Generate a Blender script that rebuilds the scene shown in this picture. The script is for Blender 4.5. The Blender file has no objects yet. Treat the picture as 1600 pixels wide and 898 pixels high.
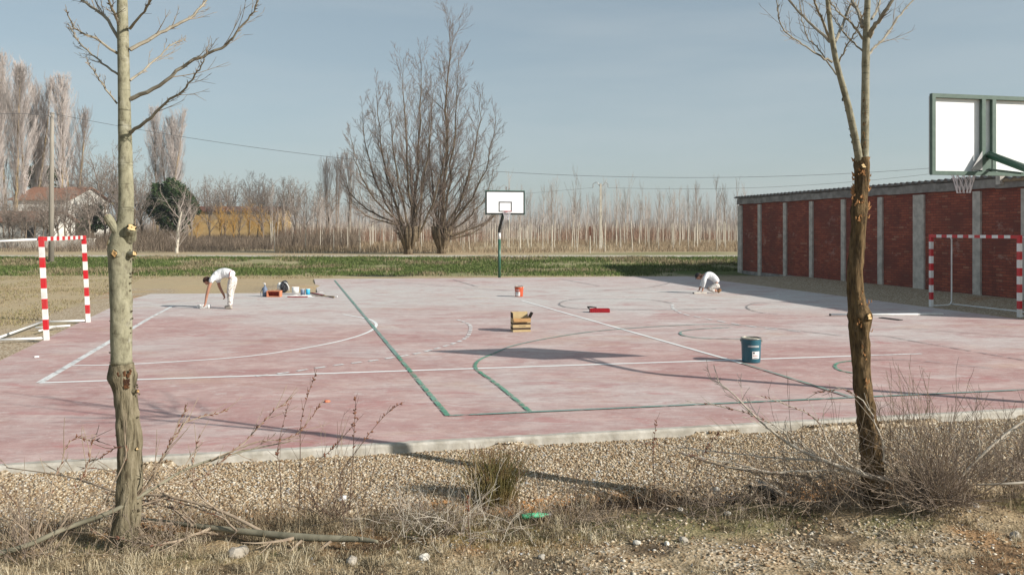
import bpy, math, random
import numpy as np
from mathutils import Vector, Matrix

random.seed(7)
rng = np.random.default_rng(11)
R = math.radians
sc = bpy.context.scene
col = sc.collection

# ------------------------------------------------------------------ camera, sky, sun, exposure
FPX, HOR, CAMH = 1230.0, 358.0, 2.2
cd = bpy.data.cameras.new("camera")
cam = bpy.data.objects.new("camera", cd); col.objects.link(cam)
cam.location = (0, 0, CAMH); cam.rotation_euler = (R(90), 0, 0)
cd.sensor_width = 36; cd.lens = 36 * FPX / 1600; cd.shift_y = -(449 - HOR) / 1600
cd.clip_start = 0.05; cd.clip_end = 6000
sc.camera = cam

SUN_EL = R(27.0)
SX, SY = 0.914, -0.407            # horizontal direction towards the sun
w = bpy.data.worlds.new("World"); sc.world = w; w.use_nodes = True
nt = w.node_tree; nt.nodes.clear()
out = nt.nodes.new("ShaderNodeOutputWorld"); bg = nt.nodes.new("ShaderNodeBackground")
sky = nt.nodes.new("ShaderNodeTexSky"); sky.sky_type = 'NISHITA'; sky.sun_disc = False
sky.sun_elevation = SUN_EL; sky.sun_rotation = math.atan2(SX, SY)
sky.air_density = 1.0; sky.dust_density = 2.2; sky.ozone_density = 1.0; sky.altitude = 700
hsv = nt.nodes.new("ShaderNodeHueSaturation"); hsv.inputs['Saturation'].default_value = 0.80
gam = nt.nodes.new("ShaderNodeGamma"); gam.inputs[1].default_value = 0.55
tint = nt.nodes.new("ShaderNodeMixRGB"); tint.blend_type = 'MULTIPLY'; tint.inputs[0].default_value = 1; tint.inputs[2].default_value = (1.30, 1.50, 1.51, 1)
nt.links.new(sky.outputs[0], gam.inputs[0]); nt.links.new(gam.outputs[0], tint.inputs[1]); nt.links.new(tint.outputs[0], hsv.inputs['Color'])
# thin high cloud veil
tc = nt.nodes.new("ShaderNodeTexCoord"); mp = nt.nodes.new("ShaderNodeMapping")
mp.inputs['Scale'].default_value = (1.0, 1.0, 7.0)
mp.inputs['Rotation'].default_value = (0.0, R(4), 0.0)
nz = nt.nodes.new("ShaderNodeTexNoise"); nz.inputs['Scale'].default_value = 2.2; nz.inputs['Detail'].default_value = 5
cr = nt.nodes.new("ShaderNodeValToRGB"); cr.color_ramp.elements[0].position = 0.42; cr.color_ramp.elements[1].position = 0.8
cr.color_ramp.elements[0].color = (0, 0, 0, 1); cr.color_ramp.elements[1].color = (0.35, 0.35, 0.35, 1)
mx = nt.nodes.new("ShaderNodeMixRGB"); mx.inputs[2].default_value = (3.9, 4.2, 4.3, 1)
nt.links.new(tc.outputs['Generated'], mp.inputs[0]); nt.links.new(mp.outputs[0], nz.inputs['Vector'])
nt.links.new(nz.outputs['Fac'], cr.inputs[0]); nt.links.new(cr.outputs[0], mx.inputs[0])
nt.links.new(hsv.outputs[0], mx.inputs[1]); nt.links.new(mx.outputs[0], bg.inputs[0])
bg.inputs[1].default_value = 0.105
nt.links.new(bg.outputs[0], out.inputs[0])

sl = bpy.data.lights.new("sun", 'SUN'); sl.energy = 4.6; sl.angle = R(0.5); sl.color = (1.0, 0.94, 0.86)
so = bpy.data.objects.new("sun", sl); col.objects.link(so)
sdir = Vector((SX * math.cos(SUN_EL), SY * math.cos(SUN_EL), math.sin(SUN_EL)))
so.rotation_euler = sdir.to_track_quat('Z', 'Y').to_euler(); so.location = (20, -10, 30)
sc.view_settings.view_transform = 'Standard'; sc.view_settings.look = 'None'
sc.view_settings.gamma = 1; sc.view_settings.use_curve_mapping = False
sc.view_settings.exposure = 0.55

# ------------------------------------------------------------------ helpers
def W(px, py, Z):
    return Vector(((px - 800) / FPX * Z, Z, CAMH - (py - HOR) / FPX * Z))
def G(px, py, H=0.0):
    return W(px, py, FPX * (CAMH - H) / (py - HOR))

def tag(o, label=None, cat=None, group=None, kind=None):
    if label: o['label'] = label
    if cat: o['category'] = cat
    if group: o['group'] = group
    if kind: o['kind'] = kind
    return o
def thing(name, label, cat, loc=(0, 0, 0), rz=0.0, group=None):
    o = bpy.data.objects.new(name, None); col.objects.link(o)
    o.empty_display_size = 0.1
    o.location = loc; o.rotation_euler = (0, 0, rz)
    return tag(o, label, cat, group)

class MB:
    """Collects geometry and links it as one mesh object."""
    def __init__(s):
        s.v = []; s.f = []; s.m = []; s.n = 0; s.c = []
    def add(s, verts, faces, mi=0):
        b = s.n
        s.v.extend([tuple(p) for p in verts]); s.n += len(verts)
        for f in faces:
            s.f.append(tuple(i + b for i in f)); s.m.append(mi)
        return s
    def box(s, c, size, mi=0, rot=None, taper=1.0):
        x, y, z = size[0] / 2, size[1] / 2, size[2] / 2
        pts = []
        for dz in (-1, 1):
            t = taper if dz > 0 else 1.0
            for dx, dy in ((-1, -1), (1, -1), (1, 1), (-1, 1)):
                p = Vector((dx * x * t, dy * y * t, dz * z))
                if rot is not None: p = rot @ p
                pts.append(p + Vector(c))
        return s.add(pts, [(3, 2, 1, 0), (4, 5, 6, 7), (0, 1, 5, 4), (1, 2, 6, 5), (2, 3, 7, 6), (3, 0, 4, 7)], mi)
    def bar(s, a, b, wd, hg=None, mi=0):
        a = Vector(a); b = Vector(b); d = b - a; L = d.length
        q = d.to_track_quat('Y', 'Z').to_matrix()
        return s.box((a + b) / 2, (wd, L, hg or wd), mi, q)
    def tube(s, pts, rad, n=6, mi=0, cap=True):
        pts = [Vector(p) for p in pts]
        if not hasattr(rad, '__len__'): rad = [rad] * len(pts)
        verts = []; faces = []
        prev = None
        for i, p in enumerate(pts):
            d = (pts[min(i + 1, len(pts) - 1)] - pts[max(i - 1, 0)])
            if d.length < 1e-9: d = Vector((0, 0, 1))
            d.normalize()
            if prev is None:
                u = d.orthogonal().normalized()
            else:
                u = prev - d * prev.dot(d)
                u = u.normalized() if u.length > 1e-6 else d.orthogonal().normalized()
            prev = u
            v = d.cross(u)
            for k in range(n):
                a = 2 * math.pi * k / n
                verts.append(p + (u * math.cos(a) + v * math.sin(a)) * rad[i])
        for i in range(len(pts) - 1):
            for k in range(n):
                k2 = (k + 1) % n
                faces.append((i * n + k, i * n + k2, (i + 1) * n + k2, (i + 1) * n + k))
        if cap:
            faces.append(tuple(range(n - 1, -1, -1)))
            faces.append(tuple((len(pts) - 1) * n + k for k in range(n)))
        return s.add(verts, faces, mi)
    def lathe(s, prof, n=24, mi=0, c=(0, 0, 0)):
        verts = []; faces = []
        for r, z in prof:
            for k in range(n):
                a = 2 * math.pi * k / n
                verts.append((c[0] + r * math.cos(a), c[1] + r * math.sin(a), c[2] + z))
        for i in range(len(prof) - 1):
            for k in range(n):
                k2 = (k + 1) % n
                faces.append((i * n + k, i * n + k2, (i + 1) * n + k2, (i + 1) * n + k))
        return s.add(verts, faces, mi)
    def build(s, name, mats, parent=None, smooth=False):
        me = bpy.data.meshes.new(name)
        me.from_pydata(s.v, [], s.f); me.update()
        if not isinstance(mats, (list, tuple)): mats = [mats]
        for m_ in mats: me.materials.append(m_)
        me.polygons.foreach_set('material_index', s.m)
        if smooth: me.polygons.foreach_set('use_smooth', [True] * len(s.f))
        o = bpy.data.objects.new(name, me); col.objects.link(o)
        if parent: o.parent = parent
        return o

def bulk(name, V, F, fn, mat, colr=None, parent=None):
    """numpy mesh: V (n,3), F (k,fn) faces, per-vertex random value."""
    me = bpy.data.meshes.new(name)
    me.vertices.add(len(V)); me.vertices.foreach_set('co', V.astype(np.float32).ravel())
    me.loops.add(F.size); me.loops.foreach_set('vertex_index', F.astype(np.int32).ravel())
    me.polygons.add(len(F))
    me.polygons.foreach_set('loop_start', np.arange(0, F.size, fn, dtype=np.int32))
    me.update(calc_edges=True)
    if colr is not None:
        at = me.attributes.new('rnd', 'FLOAT', 'POINT'); at.data.foreach_set('value', colr.astype(np.float32))
    me.materials.append(mat); me.validate()
    o = bpy.data.objects.new(name, me); col.objects.link(o)
    if parent: o.parent = parent
    return o

def hash2(ix, iy, s):
    h = np.sin(ix * 127.1 + iy * 311.7 + s * 74.7) * 43758.5453
    return h - np.floor(h)
def vnoise(x, y, s=0):
    x = np.asarray(x, float); y = np.asarray(y, float)
    ix = np.floor(x); iy = np.floor(y); fx = x - ix; fy = y - iy
    fx = fx * fx * (3 - 2 * fx); fy = fy * fy * (3 - 2 * fy)
    a = hash2(ix, iy, s); b = hash2(ix + 1, iy, s); c = hash2(ix, iy + 1, s); d = hash2(ix + 1, iy + 1, s)
    return (a * (1 - fx) + b * fx) * (1 - fy) + (c * (1 - fx) + d * fx) * fy
def fbm(x, y, s=0, o=3):
    t = 0; amp = 0.5
    for i in range(o):
        t = t + amp * vnoise(x * 2 ** i, y * 2 ** i, s + i); amp *= 0.5
    return t / (1 - 0.5 ** o)
def sst(a, b, x):
    t = np.clip((np.asarray(x, float) - a) / (b - a), 0, 1); return t * t * (3 - 2 * t)

# terrain ----------------------------------------------------------
def edge_y(x): return 8.31 + 0.2066 * x
def dD(x, y):  return (edge_y(x) - y) * (1 - 0.035 * np.clip(x, -4, 5))
def hgt(x, y):
    x = np.asarray(x, float); y = np.asarray(y, float)
    d = dD(x, y)
    near = -0.085 - 0.05 * sst(0, 1.5, d)
    ditch = 0.10 * sst(-3.5, 0.5, x) * (0.75 + 0.5 * vnoise(x * 1.3, y * 0.2, 5)) + 0.03 + .20 * np.exp(-((x - 1.75) / .55) ** 2) + .18 * np.exp(-((x - 2.9) / .5) ** 2)
    d = d + .22 * (vnoise(x * 1.7, x * 0, 15) - .5)
    near = near - ditch * sst(1.45, 1.72, d) + (ditch + 0.11) * sst(1.85, 2.12, d)
    near = near + 0.10 * sst(2.3, 3.6, d) + 0.45 * sst(3.4, 7.5, d)
    near = near + 0.03 * (fbm(x * 1.6, y * 1.6, 1) - .5) * sst(0.1, .5, d) + 0.05 * (fbm(x * 5, y * 5, 9) - .5) * sst(1.3, 1.9, d)
    yb = y + 0.6 * (vnoise(x * .12, x * 0, 3) - .5)
    far = -0.04 + 0.06 * sst(37, 41, y) + 0.10 * sst(38, 41.5, yb) + 0.38 * sst(41.0, 45.2, yb)
    far = far + 0.10 * (fbm(x * 0.8, y * 0.8, 4) - .5) * sst(39, 41, y) * (1 - sst(46, 46.8, y))
    far = far + 0.12 * sst(51.5, 53, y) * sst(0, 12, x) * (1 - sst(55, 58, y))
    far = far + 0.05 * (fbm(x * .5, y * .5, 6) - .5) * (1 - sst(36, 38, y))
    far = far + 0.25 * (fbm(x * .05, y * .05, 7) - .5) * sst(54, 70, y)
    # gravel heaped in front of the brick wall
    s = (39.5 - y) / 0.979; wx = 11.4 + 0.208 * (39.5 - y)
    berm = 0.2 * sst(1, 6, s) * sst(2.6, 0.2, wx - x) * (1 - sst(40, 41, y))
    far = far + berm
    # heap by the court notch
    far = far + 0.16 * np.exp(-(((x + 8.4) / 1.0) ** 2 + ((y - 29.6) / 1.6) ** 2))
    return np.where(d > 0, near, far)
def H1(x, y): return float(hgt(x, y))

# materials --------------------------------------------------------
def new_mat(name):
    m = bpy.data.materials.new(name); m.use_nodes = True
    b = m.node_tree.nodes['Principled BSDF']
    return m, m.node_tree, b
def N(t, typ, **kw):
    n = t.nodes.new(typ)
    for k, v in kw.items():
        if k in n.inputs: n.inputs[k].default_value = v
        else: setattr(n, k, v)
    return n
def ramp(t, src, stops):
    r = t.nodes.new('ShaderNodeValToRGB'); e = r.color_ramp.elements
    while len(e) < len(stops): e.new(0.5)
    for i, (p, c) in enumerate(stops):
        e[i].position = p; e[i].color = tuple(c) + (1,) if len(c) == 3 else c
    t.links.new(src, r.inputs[0]); return r.outputs[0]
def mix(t, fac, a, b, mode='MIX'):
    m = t.nodes.new('ShaderNodeMixRGB'); m.blend_type = mode
    for i, v in ((0, fac), (1, a), (2, b)):
        if hasattr(v, 'is_linked'): t.links.new(v, m.inputs[i])
        elif i == 0: m.inputs[0].default_value = v
        else: m.inputs[i].default_value = tuple(v) + (1,)
    return m.outputs[0]
def noise(t, scale, detail=4, rough=.55, sc3=None, coord='Object', off=0):
    c = t.nodes.new('ShaderNodeTexCoord'); mpn = t.nodes.new('ShaderNodeMapping')
    mpn.inputs['Scale'].default_value = sc3 or (1, 1, 1); mpn.inputs['Location'].default_value = (off, off * .7, off * .3)
    t.links.new(c.outputs[coord], mpn.inputs[0])
    n = t.nodes.new('ShaderNodeTexNoise'); n.inputs['Scale'].default_value = scale
    n.inputs['Detail'].default_value = detail; n.inputs['Roughness'].default_value = rough
    t.links.new(mpn.outputs[0], n.inputs['Vector']); return n.outputs['Fac']
def bump(t, b, src, strength=.4, dist=.02):
    n = t.nodes.new('ShaderNodeBump'); n.inputs['Strength'].default_value = strength; n.inputs['Distance'].default_value = dist
    t.links.new(src, n.inputs['Height']); t.links.new(n.outputs[0], b.inputs['Normal'])
def simple(name, c1, c2=None, scale=6, rough=.8, sc3=None, bmp=0, bdist=.01, metallic=0, spec=.3, lo=.35, hi=.65, detail=4):
    m, t, b = new_mat(name)
    c2 = c2 or tuple(x * .8 for x in c1)
    n = noise(t, scale, detail, sc3=sc3)
    t.links.new(ramp(t, n, [(lo, c1), (hi, c2)]), b.inputs['Base Color'])
    b.inputs['Roughness'].default_value = rough; b.inputs['Metallic'].default_value = metallic
    b.inputs['Specular IOR Level'].default_value = spec
    if bmp: bump(t, b, n, bmp, bdist)
    return m
def rnd_mat(name, stops, rough=.9, trans=0.0):
    m, t, b = new_mat(name)
    a = t.nodes.new('ShaderNodeAttribute'); a.attribute_name = 'rnd'
    t.links.new(ramp(t, a.outputs['Fac'], stops), b.inputs['Base Color'])
    b.inputs['Roughness'].default_value = rough; b.inputs['Specular IOR Level'].default_value = .2
    return m

M = {}
def bark_mat(name, c1, c2, c3, zmul=.22, sc=14, bd=.02, st=.9, lent=False):
    m, t, b = new_mat(name)
    n1 = noise(t, sc, 6, .65, (1, 1, zmul)); n2 = noise(t, 3.2, 3, .5, (1, 1, .6), off=4)
    c = ramp(t, n1, [(.33, c3), (.48, c1), (.68, c2)])
    c = mix(t, ramp(t, n2, [(.5, (0, 0, 0)), (.75, (.55, .55, .55))]), c, tuple(x * .6 for x in c1))
    t.links.new(c, b.inputs['Base Color']); b.inputs['Roughness'].default_value = .95
    b.inputs['Specular IOR Level'].default_value = .1
    if lent:
        n4 = noise(t, 3.0, 5, .7, (1.2, 1.2, 16), off=9); c2_ = mix(t, ramp(t, n4, [(.60, (0, 0, 0)), (.66, (.8, .8, .8))]), c, tuple(x * .35 for x in c1))
        n5 = noise(t, 7, 6, .7, (1, 1, 1), off=19); c2_ = mix(t, ramp(t, n5, [(.56, (0, 0, 0)), (.66, (.55, .55, .55))]), c2_, (.40, .385, .31))
        t.links.new(c2_, b.inputs['Base Color'])
    bump(t, b, n1, st, bd); return m
M['bark_rough'] = bark_mat('furrowed poplar bark', (.20, .17, .11), (.33, .285, .20), (.05, .038, .024), zmul=.14, sc=30, bd=.04)
M['bark_grey'] = bark_mat('smooth grey green bark', (.25, .235, .16), (.33, .31, .22), (.14, .125, .085), zmul=.6, sc=24, bd=.010, st=.8, lent=True)
M['bark_pale'] = bark_mat('pale poplar bark', (.25, .23, .16), (.33, .31, .235), (.13, .115, .08), zmul=.5, sc=26, bd=.010, st=.8, lent=True)
M['bark_dark'] = bark_mat('dark flaking bark', (.125, .085, .045), (.24, .16, .08), (.035, .024, .015), zmul=.22, sc=30, bd=.05)
M['bark_limb'] = simple('pale limb bark', (.33, .30, .24), (.22, .195, .15), 12, .9, spec=.1)
M['twig'] = simple('grey brown twig', (.16, .125, .095), (.10, .078, .06), 20, .9, spec=.1)
M['cut_wood'] = simple('freshly cut wood', (.62, .46, .24), (.45, .27, .11), 18, .8)
M['rot'] = simple('rotten wood stain', (.14, .06, .025), (.05, .025, .015), 22, .95)
M['white_paint'] = simple('white gloss paint', (.78, .78, .76), (.70, .70, .68), 8, .35, spec=.5)
M['red_paint'] = simple('red gloss paint', (.55, .012, .022), (.48, .012, .02), 8, .35, spec=.5)
def chipped(m, c_, thr, sc=28):
    t = m.node_tree; b = t.nodes['Principled BSDF']; src = b.inputs['Base Color'].links[0].from_socket
    n = noise(t, sc, 6, .7, off=6); n2 = noise(t, 2.5, 5, .6, off=2)
    c = mix(t, ramp(t, n, [(thr, (0, 0, 0)), (thr + .02, (1, 1, 1))]), src, c_)
    c = mix(t, ramp(t, n2, [(.45, (0, 0, 0)), (.75, (.35, .35, .35))]), c, tuple(x * .6 for x in c_)); t.links.new(c, b.inputs['Base Color'])
chipped(M['white_paint'], (.42, .36, .30), .67); chipped(M['red_paint'], (.40, .16, .13), .66)
M['green_paint'] = simple('dark green enamel', (.035, .12, .075), (.028, .095, .06), 8, .35, spec=.5)
M['green_dull'] = simple('weathered green frame', (.10, .15, .12), (.075, .12, .095), 12, .55)
M['black_paint'] = simple('black paint', (.02, .022, .022), (.03, .03, .03), 8, .5)
M['board'] = simple('white backboard', (.86, .87, .87), (.83, .84, .84), 3, .4, spec=.4)
chipped(M['board'], (.62, .61, .58), .72, 12)
M['galv'] = simple('galvanised steel', (.4, .4, .39), (.3, .3, .3), 15, .45, metallic=.6)
M['net'] = simple('white net cord', (.75, .72, .74), (.65, .62, .64), 15, .9)
M['net_pink'] = simple('faded pink net cord', (.62, .35, .36), (.7, .5, .5), 15, .9)
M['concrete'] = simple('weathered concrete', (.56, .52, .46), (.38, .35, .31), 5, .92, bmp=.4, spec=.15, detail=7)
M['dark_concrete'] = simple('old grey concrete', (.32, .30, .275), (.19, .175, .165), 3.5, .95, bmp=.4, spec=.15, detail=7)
M['slab_edge'] = simple('bare concrete slab edge', (.50, .475, .42), (.33, .305, .255), 6, .95, bmp=.6, bdist=.02, spec=.1, detail=8)
M['fibre'] = simple('fibre cement roofing', (.27, .255, .235), (.16, .15, .14), 5, .9, detail=7)
# ------------------------------------------------------------------ ground
def lin(a, b, st): return list(np.arange(a, b, st))
ys = lin(-6, 2.5, .5) + lin(2.5, 4.2, .12) + lin(4.2, 9.4, .045) + lin(9.4, 12, .2) + lin(12, 37, .5) + lin(37, 47, .16) + lin(47, 56, .4) + list(np.geomspace(56, 2500, 60))
xs = lin(-8, 8.6, .06)
side = list(np.geomspace(8.8, 20, 36)) + list(np.geomspace(20.6, 2200, 46))
xs = sorted([-x for x in side]) + xs + side
X, Yg = np.meshgrid(np.array(xs), np.array(ys))
Z = hgt(X, Yg)
nx = len(xs); ny = len(ys)
idx = np.arange(nx * ny).reshape(ny, nx)
Fg = np.stack([idx[:-1, :-1], idx[:-1, 1:], idx[1:, 1:], idx[1:, :-1]], -1).reshape(-1, 4)
xf = X.ravel(); yf = Yg.ravel(); d = dD(xf, yf)
nn = fbm(xf * 1.1, yf * 1.1, 20); n2 = fbm(xf * 3.5, yf * 3.5, 21)
grav = sst(1.75, 1.35, d + 0.5 * (nn - .5)) * (d > -0.5)
grav = np.maximum(grav, .95 * sst(2.5, 3.1, d + .8 * (nn - .5)) * sst(-1.2, 1.2, xf + 1.5 * (nn - .5)) * (0.35 + .65 * sst(.42, .6, n2)) * (d > 0))
courtx = 12.3 - .21 * (yf - 20)
gr_far = (d < 0) * (yf < 40.5) * sst(courtx - .5, courtx + .2, xf) * sst(30, 20, xf)
leftx = -8.6 - .303 * (yf - 13.26)
gr_far = np.maximum(gr_far, (d < 0) * (yf < 30) * (xf < leftx + 1.0) * sst(leftx - 2.6 + 2 * nn, leftx - 1.2, xf))
gr_far = np.maximum(gr_far, np.exp(-(((xf + 8.6) / 1.1) ** 2 + ((yf - 29.8) / 2.0) ** 4)) * (yf > 27))
grav = np.maximum(grav, gr_far)
orange = sst(1.3, 1.5, d) * sst(2.3, 1.95, d) * sst(.42, .62, nn + .3 * sst(1.5, 0, abs(xf)))
orange = np.maximum(orange, .9 * sst(1.3, 1.55, d) * sst(2.5, 2.1, d) * sst(.30, .5, nn) * sst(-1.6, -2.4, xf))
orange = np.maximum(orange, .6 * sst(.62, .72, fbm(xf * .9, yf * .9, 44)) * (d > 2.2))
orange = np.maximum(orange, .5 * (d < 0) * (yf < 30) * sst(.58, .7, fbm(xf * .5, yf * .5, 45)))
yb = yf + 1.4 * (fbm(xf * .5, yf * .5, 31) - .5)
green = sst(36.6, 39.2, yb) * sst(46.9, 46.2, yf) * (0.75 + .6 * (fbm(xf * .35, yf * .5, 33)))
green = np.maximum(green, .9 * sst(50.8, 51.5, yf) * sst(56, 53, yf) * sst(-2, 8, xf))
green = np.maximum(green, .45 * sst(.5, .62, fbm(xf * 1.4, yf * 1.4, 36)) * sst(1.9, 2.3, d) * sst(3.2, 2.6, d))
green = np.clip(green, 0, 1)
shade_soil = sst(1.5, 1.65, d) * sst(2.35, 2.1, d) * np.clip(np.exp(-((xf - 1.75) / .75) ** 2) + np.exp(-((xf - 2.9) / .8) ** 2) + .8 * np.exp(-((xf - .75) / .35) ** 2) + .55 * sst(.5, .62, fbm(xf * 2.3, yf * 2.3, 55)), 0, 1)  # dark colour painted in for the shade of the undercut ditch hollows
shade_soil = np.maximum(shade_soil, .75 * sst(.58, .70, fbm(xf * 2.2, yf * 2.6, 56)) * (d > 2.2))
shade_soil = np.clip(shade_soil * (.55 + .8 * fbm(xf * 7, yf * 7, 57)), 0, 1)

m, t, b = new_mat('ground dirt gravel and grass')
def attr(t, n):
    a = t.nodes.new('ShaderNodeAttribute'); a.attribute_name = n; return a.outputs['Fac']
nA = noise(t, 1.2, 6); nB = noise(t, 14, 5); nC = noise(t, 60, 3); nD = noise(t, .15, 4)
dirt = ramp(t, nB, [(.3, (.22, .165, .10)), (.55, (.35, .27, .165)), (.75, (.43, .345, .225))])
dirt = mix(t, ramp(t, nA, [(.4, (0, 0, 0)), (.65, (.8, .8, .8))]), dirt, (.38, .275, .155))
vor = t.nodes.new('ShaderNodeTexVoronoi'); vor.inputs['Scale'].default_value = 42
cc = t.nodes.new('ShaderNodeTexCoord'); t.links.new(cc.outputs['Object'], vor.inputs['Vector'])
sep = t.nodes.new('ShaderNodeSeparateColor'); t.links.new(vor.outputs['Color'], sep.inputs[0])
gcol = ramp(t, sep.outputs[0], [(0, (.16, .115, .07)), (.3, (.29, .22, .14)), (.6, (.40, .32, .22)), (.85, (.50, .42, .31)), (1, (.58, .53, .44))])
gcol = mix(t, ramp(t, vor.outputs['Distance'], [(.012, (0, 0, 0)), (.03, (1, 1, 1))]), (.17, .125, .08), gcol)
org = ramp(t, nB, [(.35, (.20, .09, .03)), (.6, (.42, .22, .09)), (.8, (.48, .30, .16))])
grn = ramp(t, nB, [(.3, (.04, .065, .016)), (.5, (.09, .125, .035)), (.72, (.18, .18, .07))])
c = mix(t, attr(t, 'grav'), dirt, gcol)
c = mix(t, attr(t, 'orange'), c, org)
c = mix(t, attr(t, 'green'), c, grn)
farm = mix(t, ramp(t, nD, [(.42, (0, 0, 0)), (.62, (.75, .75, .75))]), c, (.30, .265, .16)); farm = mix(t, .30, farm, (.56, .46, .31)); c = mix(t, attr(t, 'farz'), c, farm)
c = mix(t, attr(t, 'shade_soil'), c, ramp(t, nB, [(.35, (.035, .024, .016)), (.7, (.11, .075, .05))]))  # near-black brown painted as shade in the hollows, dark soil patches nearer
t.links.new(c, b.inputs['Base Color']); b.inputs['Roughness'].default_value = 1; b.inputs['Specular IOR Level'].default_value = .05
hm = mix(t, .5, nB, vor.outputs['Distance'], 'ADD')
bump(t, b, hm, .8, .02)
M['ground'] = m
V = np.stack([xf, yf, Z.ravel()], -1)
g = bulk('ground', V, Fg, 4, m)
for nm, arr in (('grav', grav), ('orange', orange), ('green', green), ('shade_soil', shade_soil), ('farz', (d < 0) * (1 - grav) * .9)):
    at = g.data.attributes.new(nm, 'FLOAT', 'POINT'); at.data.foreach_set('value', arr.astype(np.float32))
g.data.polygons.foreach_set('use_smooth', [True] * len(g.data.polygons))
tag(g, kind='structure')

# road on the embankment (two gravel wheel tracks, light surface)
m, t, b = new_mat('pale dirt road')
n1 = noise(t, .9, 5, sc3=(1, .15, 1)); n3 = noise(t, 20, 3)
cc_ = mix(t, .4, ramp(t, n1, [(.3, (.46, .41, .33)), (.7, (.58, .53, .45))]), ramp(t, n3, [(.3, (.22, .19, .15)), (.7, (.5, .46, .4))]))
t.links.new(cc_, b.inputs['Base Color']); b.inputs['Roughness'].default_value = 1
xr = np.array(lin(-140, 141, 2.0)); rows = []
for yy in (46.9, 47.6, 48.6, 49.8, 50.6):
    zz = hgt(xr, xr * 0 + yy + .3 * 0) + .03
    rows.append(np.stack([xr, yy + .25 * (vnoise(xr * .2, xr * 0, int(yy * 3)) - .5), np.maximum(zz, .36 + .03)], -1))
Vr = np.concatenate(rows); ii = np.arange(len(Vr)).reshape(5, -1)
Fr = np.stack([ii[:-1, :-1], ii[:-1, 1:], ii[1:, 1:], ii[1:, :-1]], -1).reshape(-1, 4)
tag(bulk('road', Vr, Fr, 4, m), kind='structure')

# ------------------------------------------------------------------ court slab
m, t, b = new_mat('worn pink painted concrete')
ROT = R(11.9)
tcn = t.nodes.new('ShaderNodeTexCoord')
def cn(scale, detail, sx, sy, off=0, rough=.6, dist=0):
    mpn = t.nodes.new('ShaderNodeMapping'); mpn.vector_type = 'POINT'
    mpn.inputs['Rotation'].default_value = (0, 0, -ROT); mpn.inputs['Scale'].default_value = (sx, sy, 1)
    mpn.inputs['Location'].default_value = (off, off * .37, 0)
    t.links.new(tcn.outputs['Object'], mpn.inputs[0])
    n = t.nodes.new('ShaderNodeTexNoise'); n.inputs['Scale'].default_value = scale; n.inputs['Detail'].default_value = detail
    n.inputs['Roughness'].default_value = rough; n.inputs['Distortion'].default_value = dist
    t.links.new(mpn.outputs[0], n.inputs['Vector']); return n.outputs['Fac']
big = cn(.22, 4, 1, 1.3, 3, dist=.4); med = cn(1.1, 7, .65, 1.1, 9, .7, .7); fine = cn(10, 7, .6, 1, 1, .75); str_ = cn(2.6, 6, .42, 1.3, 5, .74, .9)
red = ramp(t, med, [(.32, (.34, .185, .17)), (.5, (.43, .28, .255)), (.66, (.52, .38, .345))])
dust = ramp(t, str_, [(.3, (.44, .375, .355)), (.7, (.58, .525, .495))])
# dusty band across the middle and far part of the court
pos = t.nodes.new('ShaderNodeSeparateXYZ'); t.links.new(tcn.outputs['Object'], pos.inputs[0])
mr = t.nodes.new('ShaderNodeMapRange'); mr.inputs[1].default_value = 8; mr.inputs[2].default_value = 27; mr.inputs[3].default_value = -.17; mr.inputs[4].default_value = .12
t.links.new(pos.outputs[1], mr.inputs[0])
def add(a, b_, op='ADD'):
    n = t.nodes.new('ShaderNodeMath'); n.operation = op
    for i, v in ((0, a), (1, b_)):
        if hasattr(v, 'is_linked'): t.links.new(v, n.inputs[i])
        else: n.inputs[i].default_value = v
    return n.outputs[0]
f1 = add(add(add(big, mr.outputs[0]), add(str_, .35, 'MULTIPLY')), -.175)
f1 = ramp(t, f1, [(.36, (0, 0, 0)), (.60, (1, 1, 1))])
c = mix(t, f1, red, dust)
mb_ = t.nodes.new('ShaderNodeMapRange'); mb_.interpolation_type = 'SMOOTHSTEP'; mb_.inputs[1].default_value = 19; mb_.inputs[2].default_value = 24; t.links.new(pos.outputs[1], mb_.inputs[0])
mc_ = t.nodes.new('ShaderNodeMapRange'); mc_.interpolation_type = 'SMOOTHSTEP'; mc_.inputs[1].default_value = 33; mc_.inputs[2].default_value = 27.5; t.links.new(pos.outputs[1], mc_.inputs[0])
band = add(add(mb_.outputs[0], mc_.outputs[0], 'MULTIPLY'), ramp(t, cn(.8, 6, .5, 1.3, 13, .65, .6), [(.34, (.25, .25, .25)), (.55, (.9, .9, .9))]), 'MULTIPLY')
c = mix(t, band, c, (.52, .505, .475))
c = mix(t, ramp(t, cn(1.6, 7, .45, 1.4, 21, .74, .9), [(.565, (0, 0, 0)), (.60, (.35, .35, .35)), (.68, (.75, .75, .75))]), c, (.40, .175, .165))
c = mix(t, ramp(t, cn(.7, 5, .5, 1, 31, .6, .5), [(.58, (0, 0, 0)), (.75, (.5, .5, .5))]), c, (.48, .33, .22))
c = mix(t, ramp(t, cn(4.5, 7, .3, 1.4, 41, .75, .2), [(.60, (0, 0, 0)), (.68, (.75, .75, .75))]), c, (.60, .56, .52))
c = mix(t, ramp(t, cn(2.2, 6, .4, 1.2, 51, .7, .2), [(.60, (0, 0, 0)), (.74, (.45, .45, .45))]), c, (.27, .20, .20))
c = mix(t, ramp(t, fine, [(.3, (.45, .45, .45)), (.52, (0, 0, 0))]), c, (.27, .19, .18))
c = mix(t, ramp(t, cn(6, 7, .8, 1.1, 91, .75), [(.5, (0, 0, 0)), (.66, (.30, .30, .30))]), c, (.62, .56, .52))
c = mix(t, ramp(t, cn(.9, 7, .7, 1.1, 95, .7, .6), [(.52, (0, 0, 0)), (.66, (.5, .5, .5))]), c, (.36, .19, .18))
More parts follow.
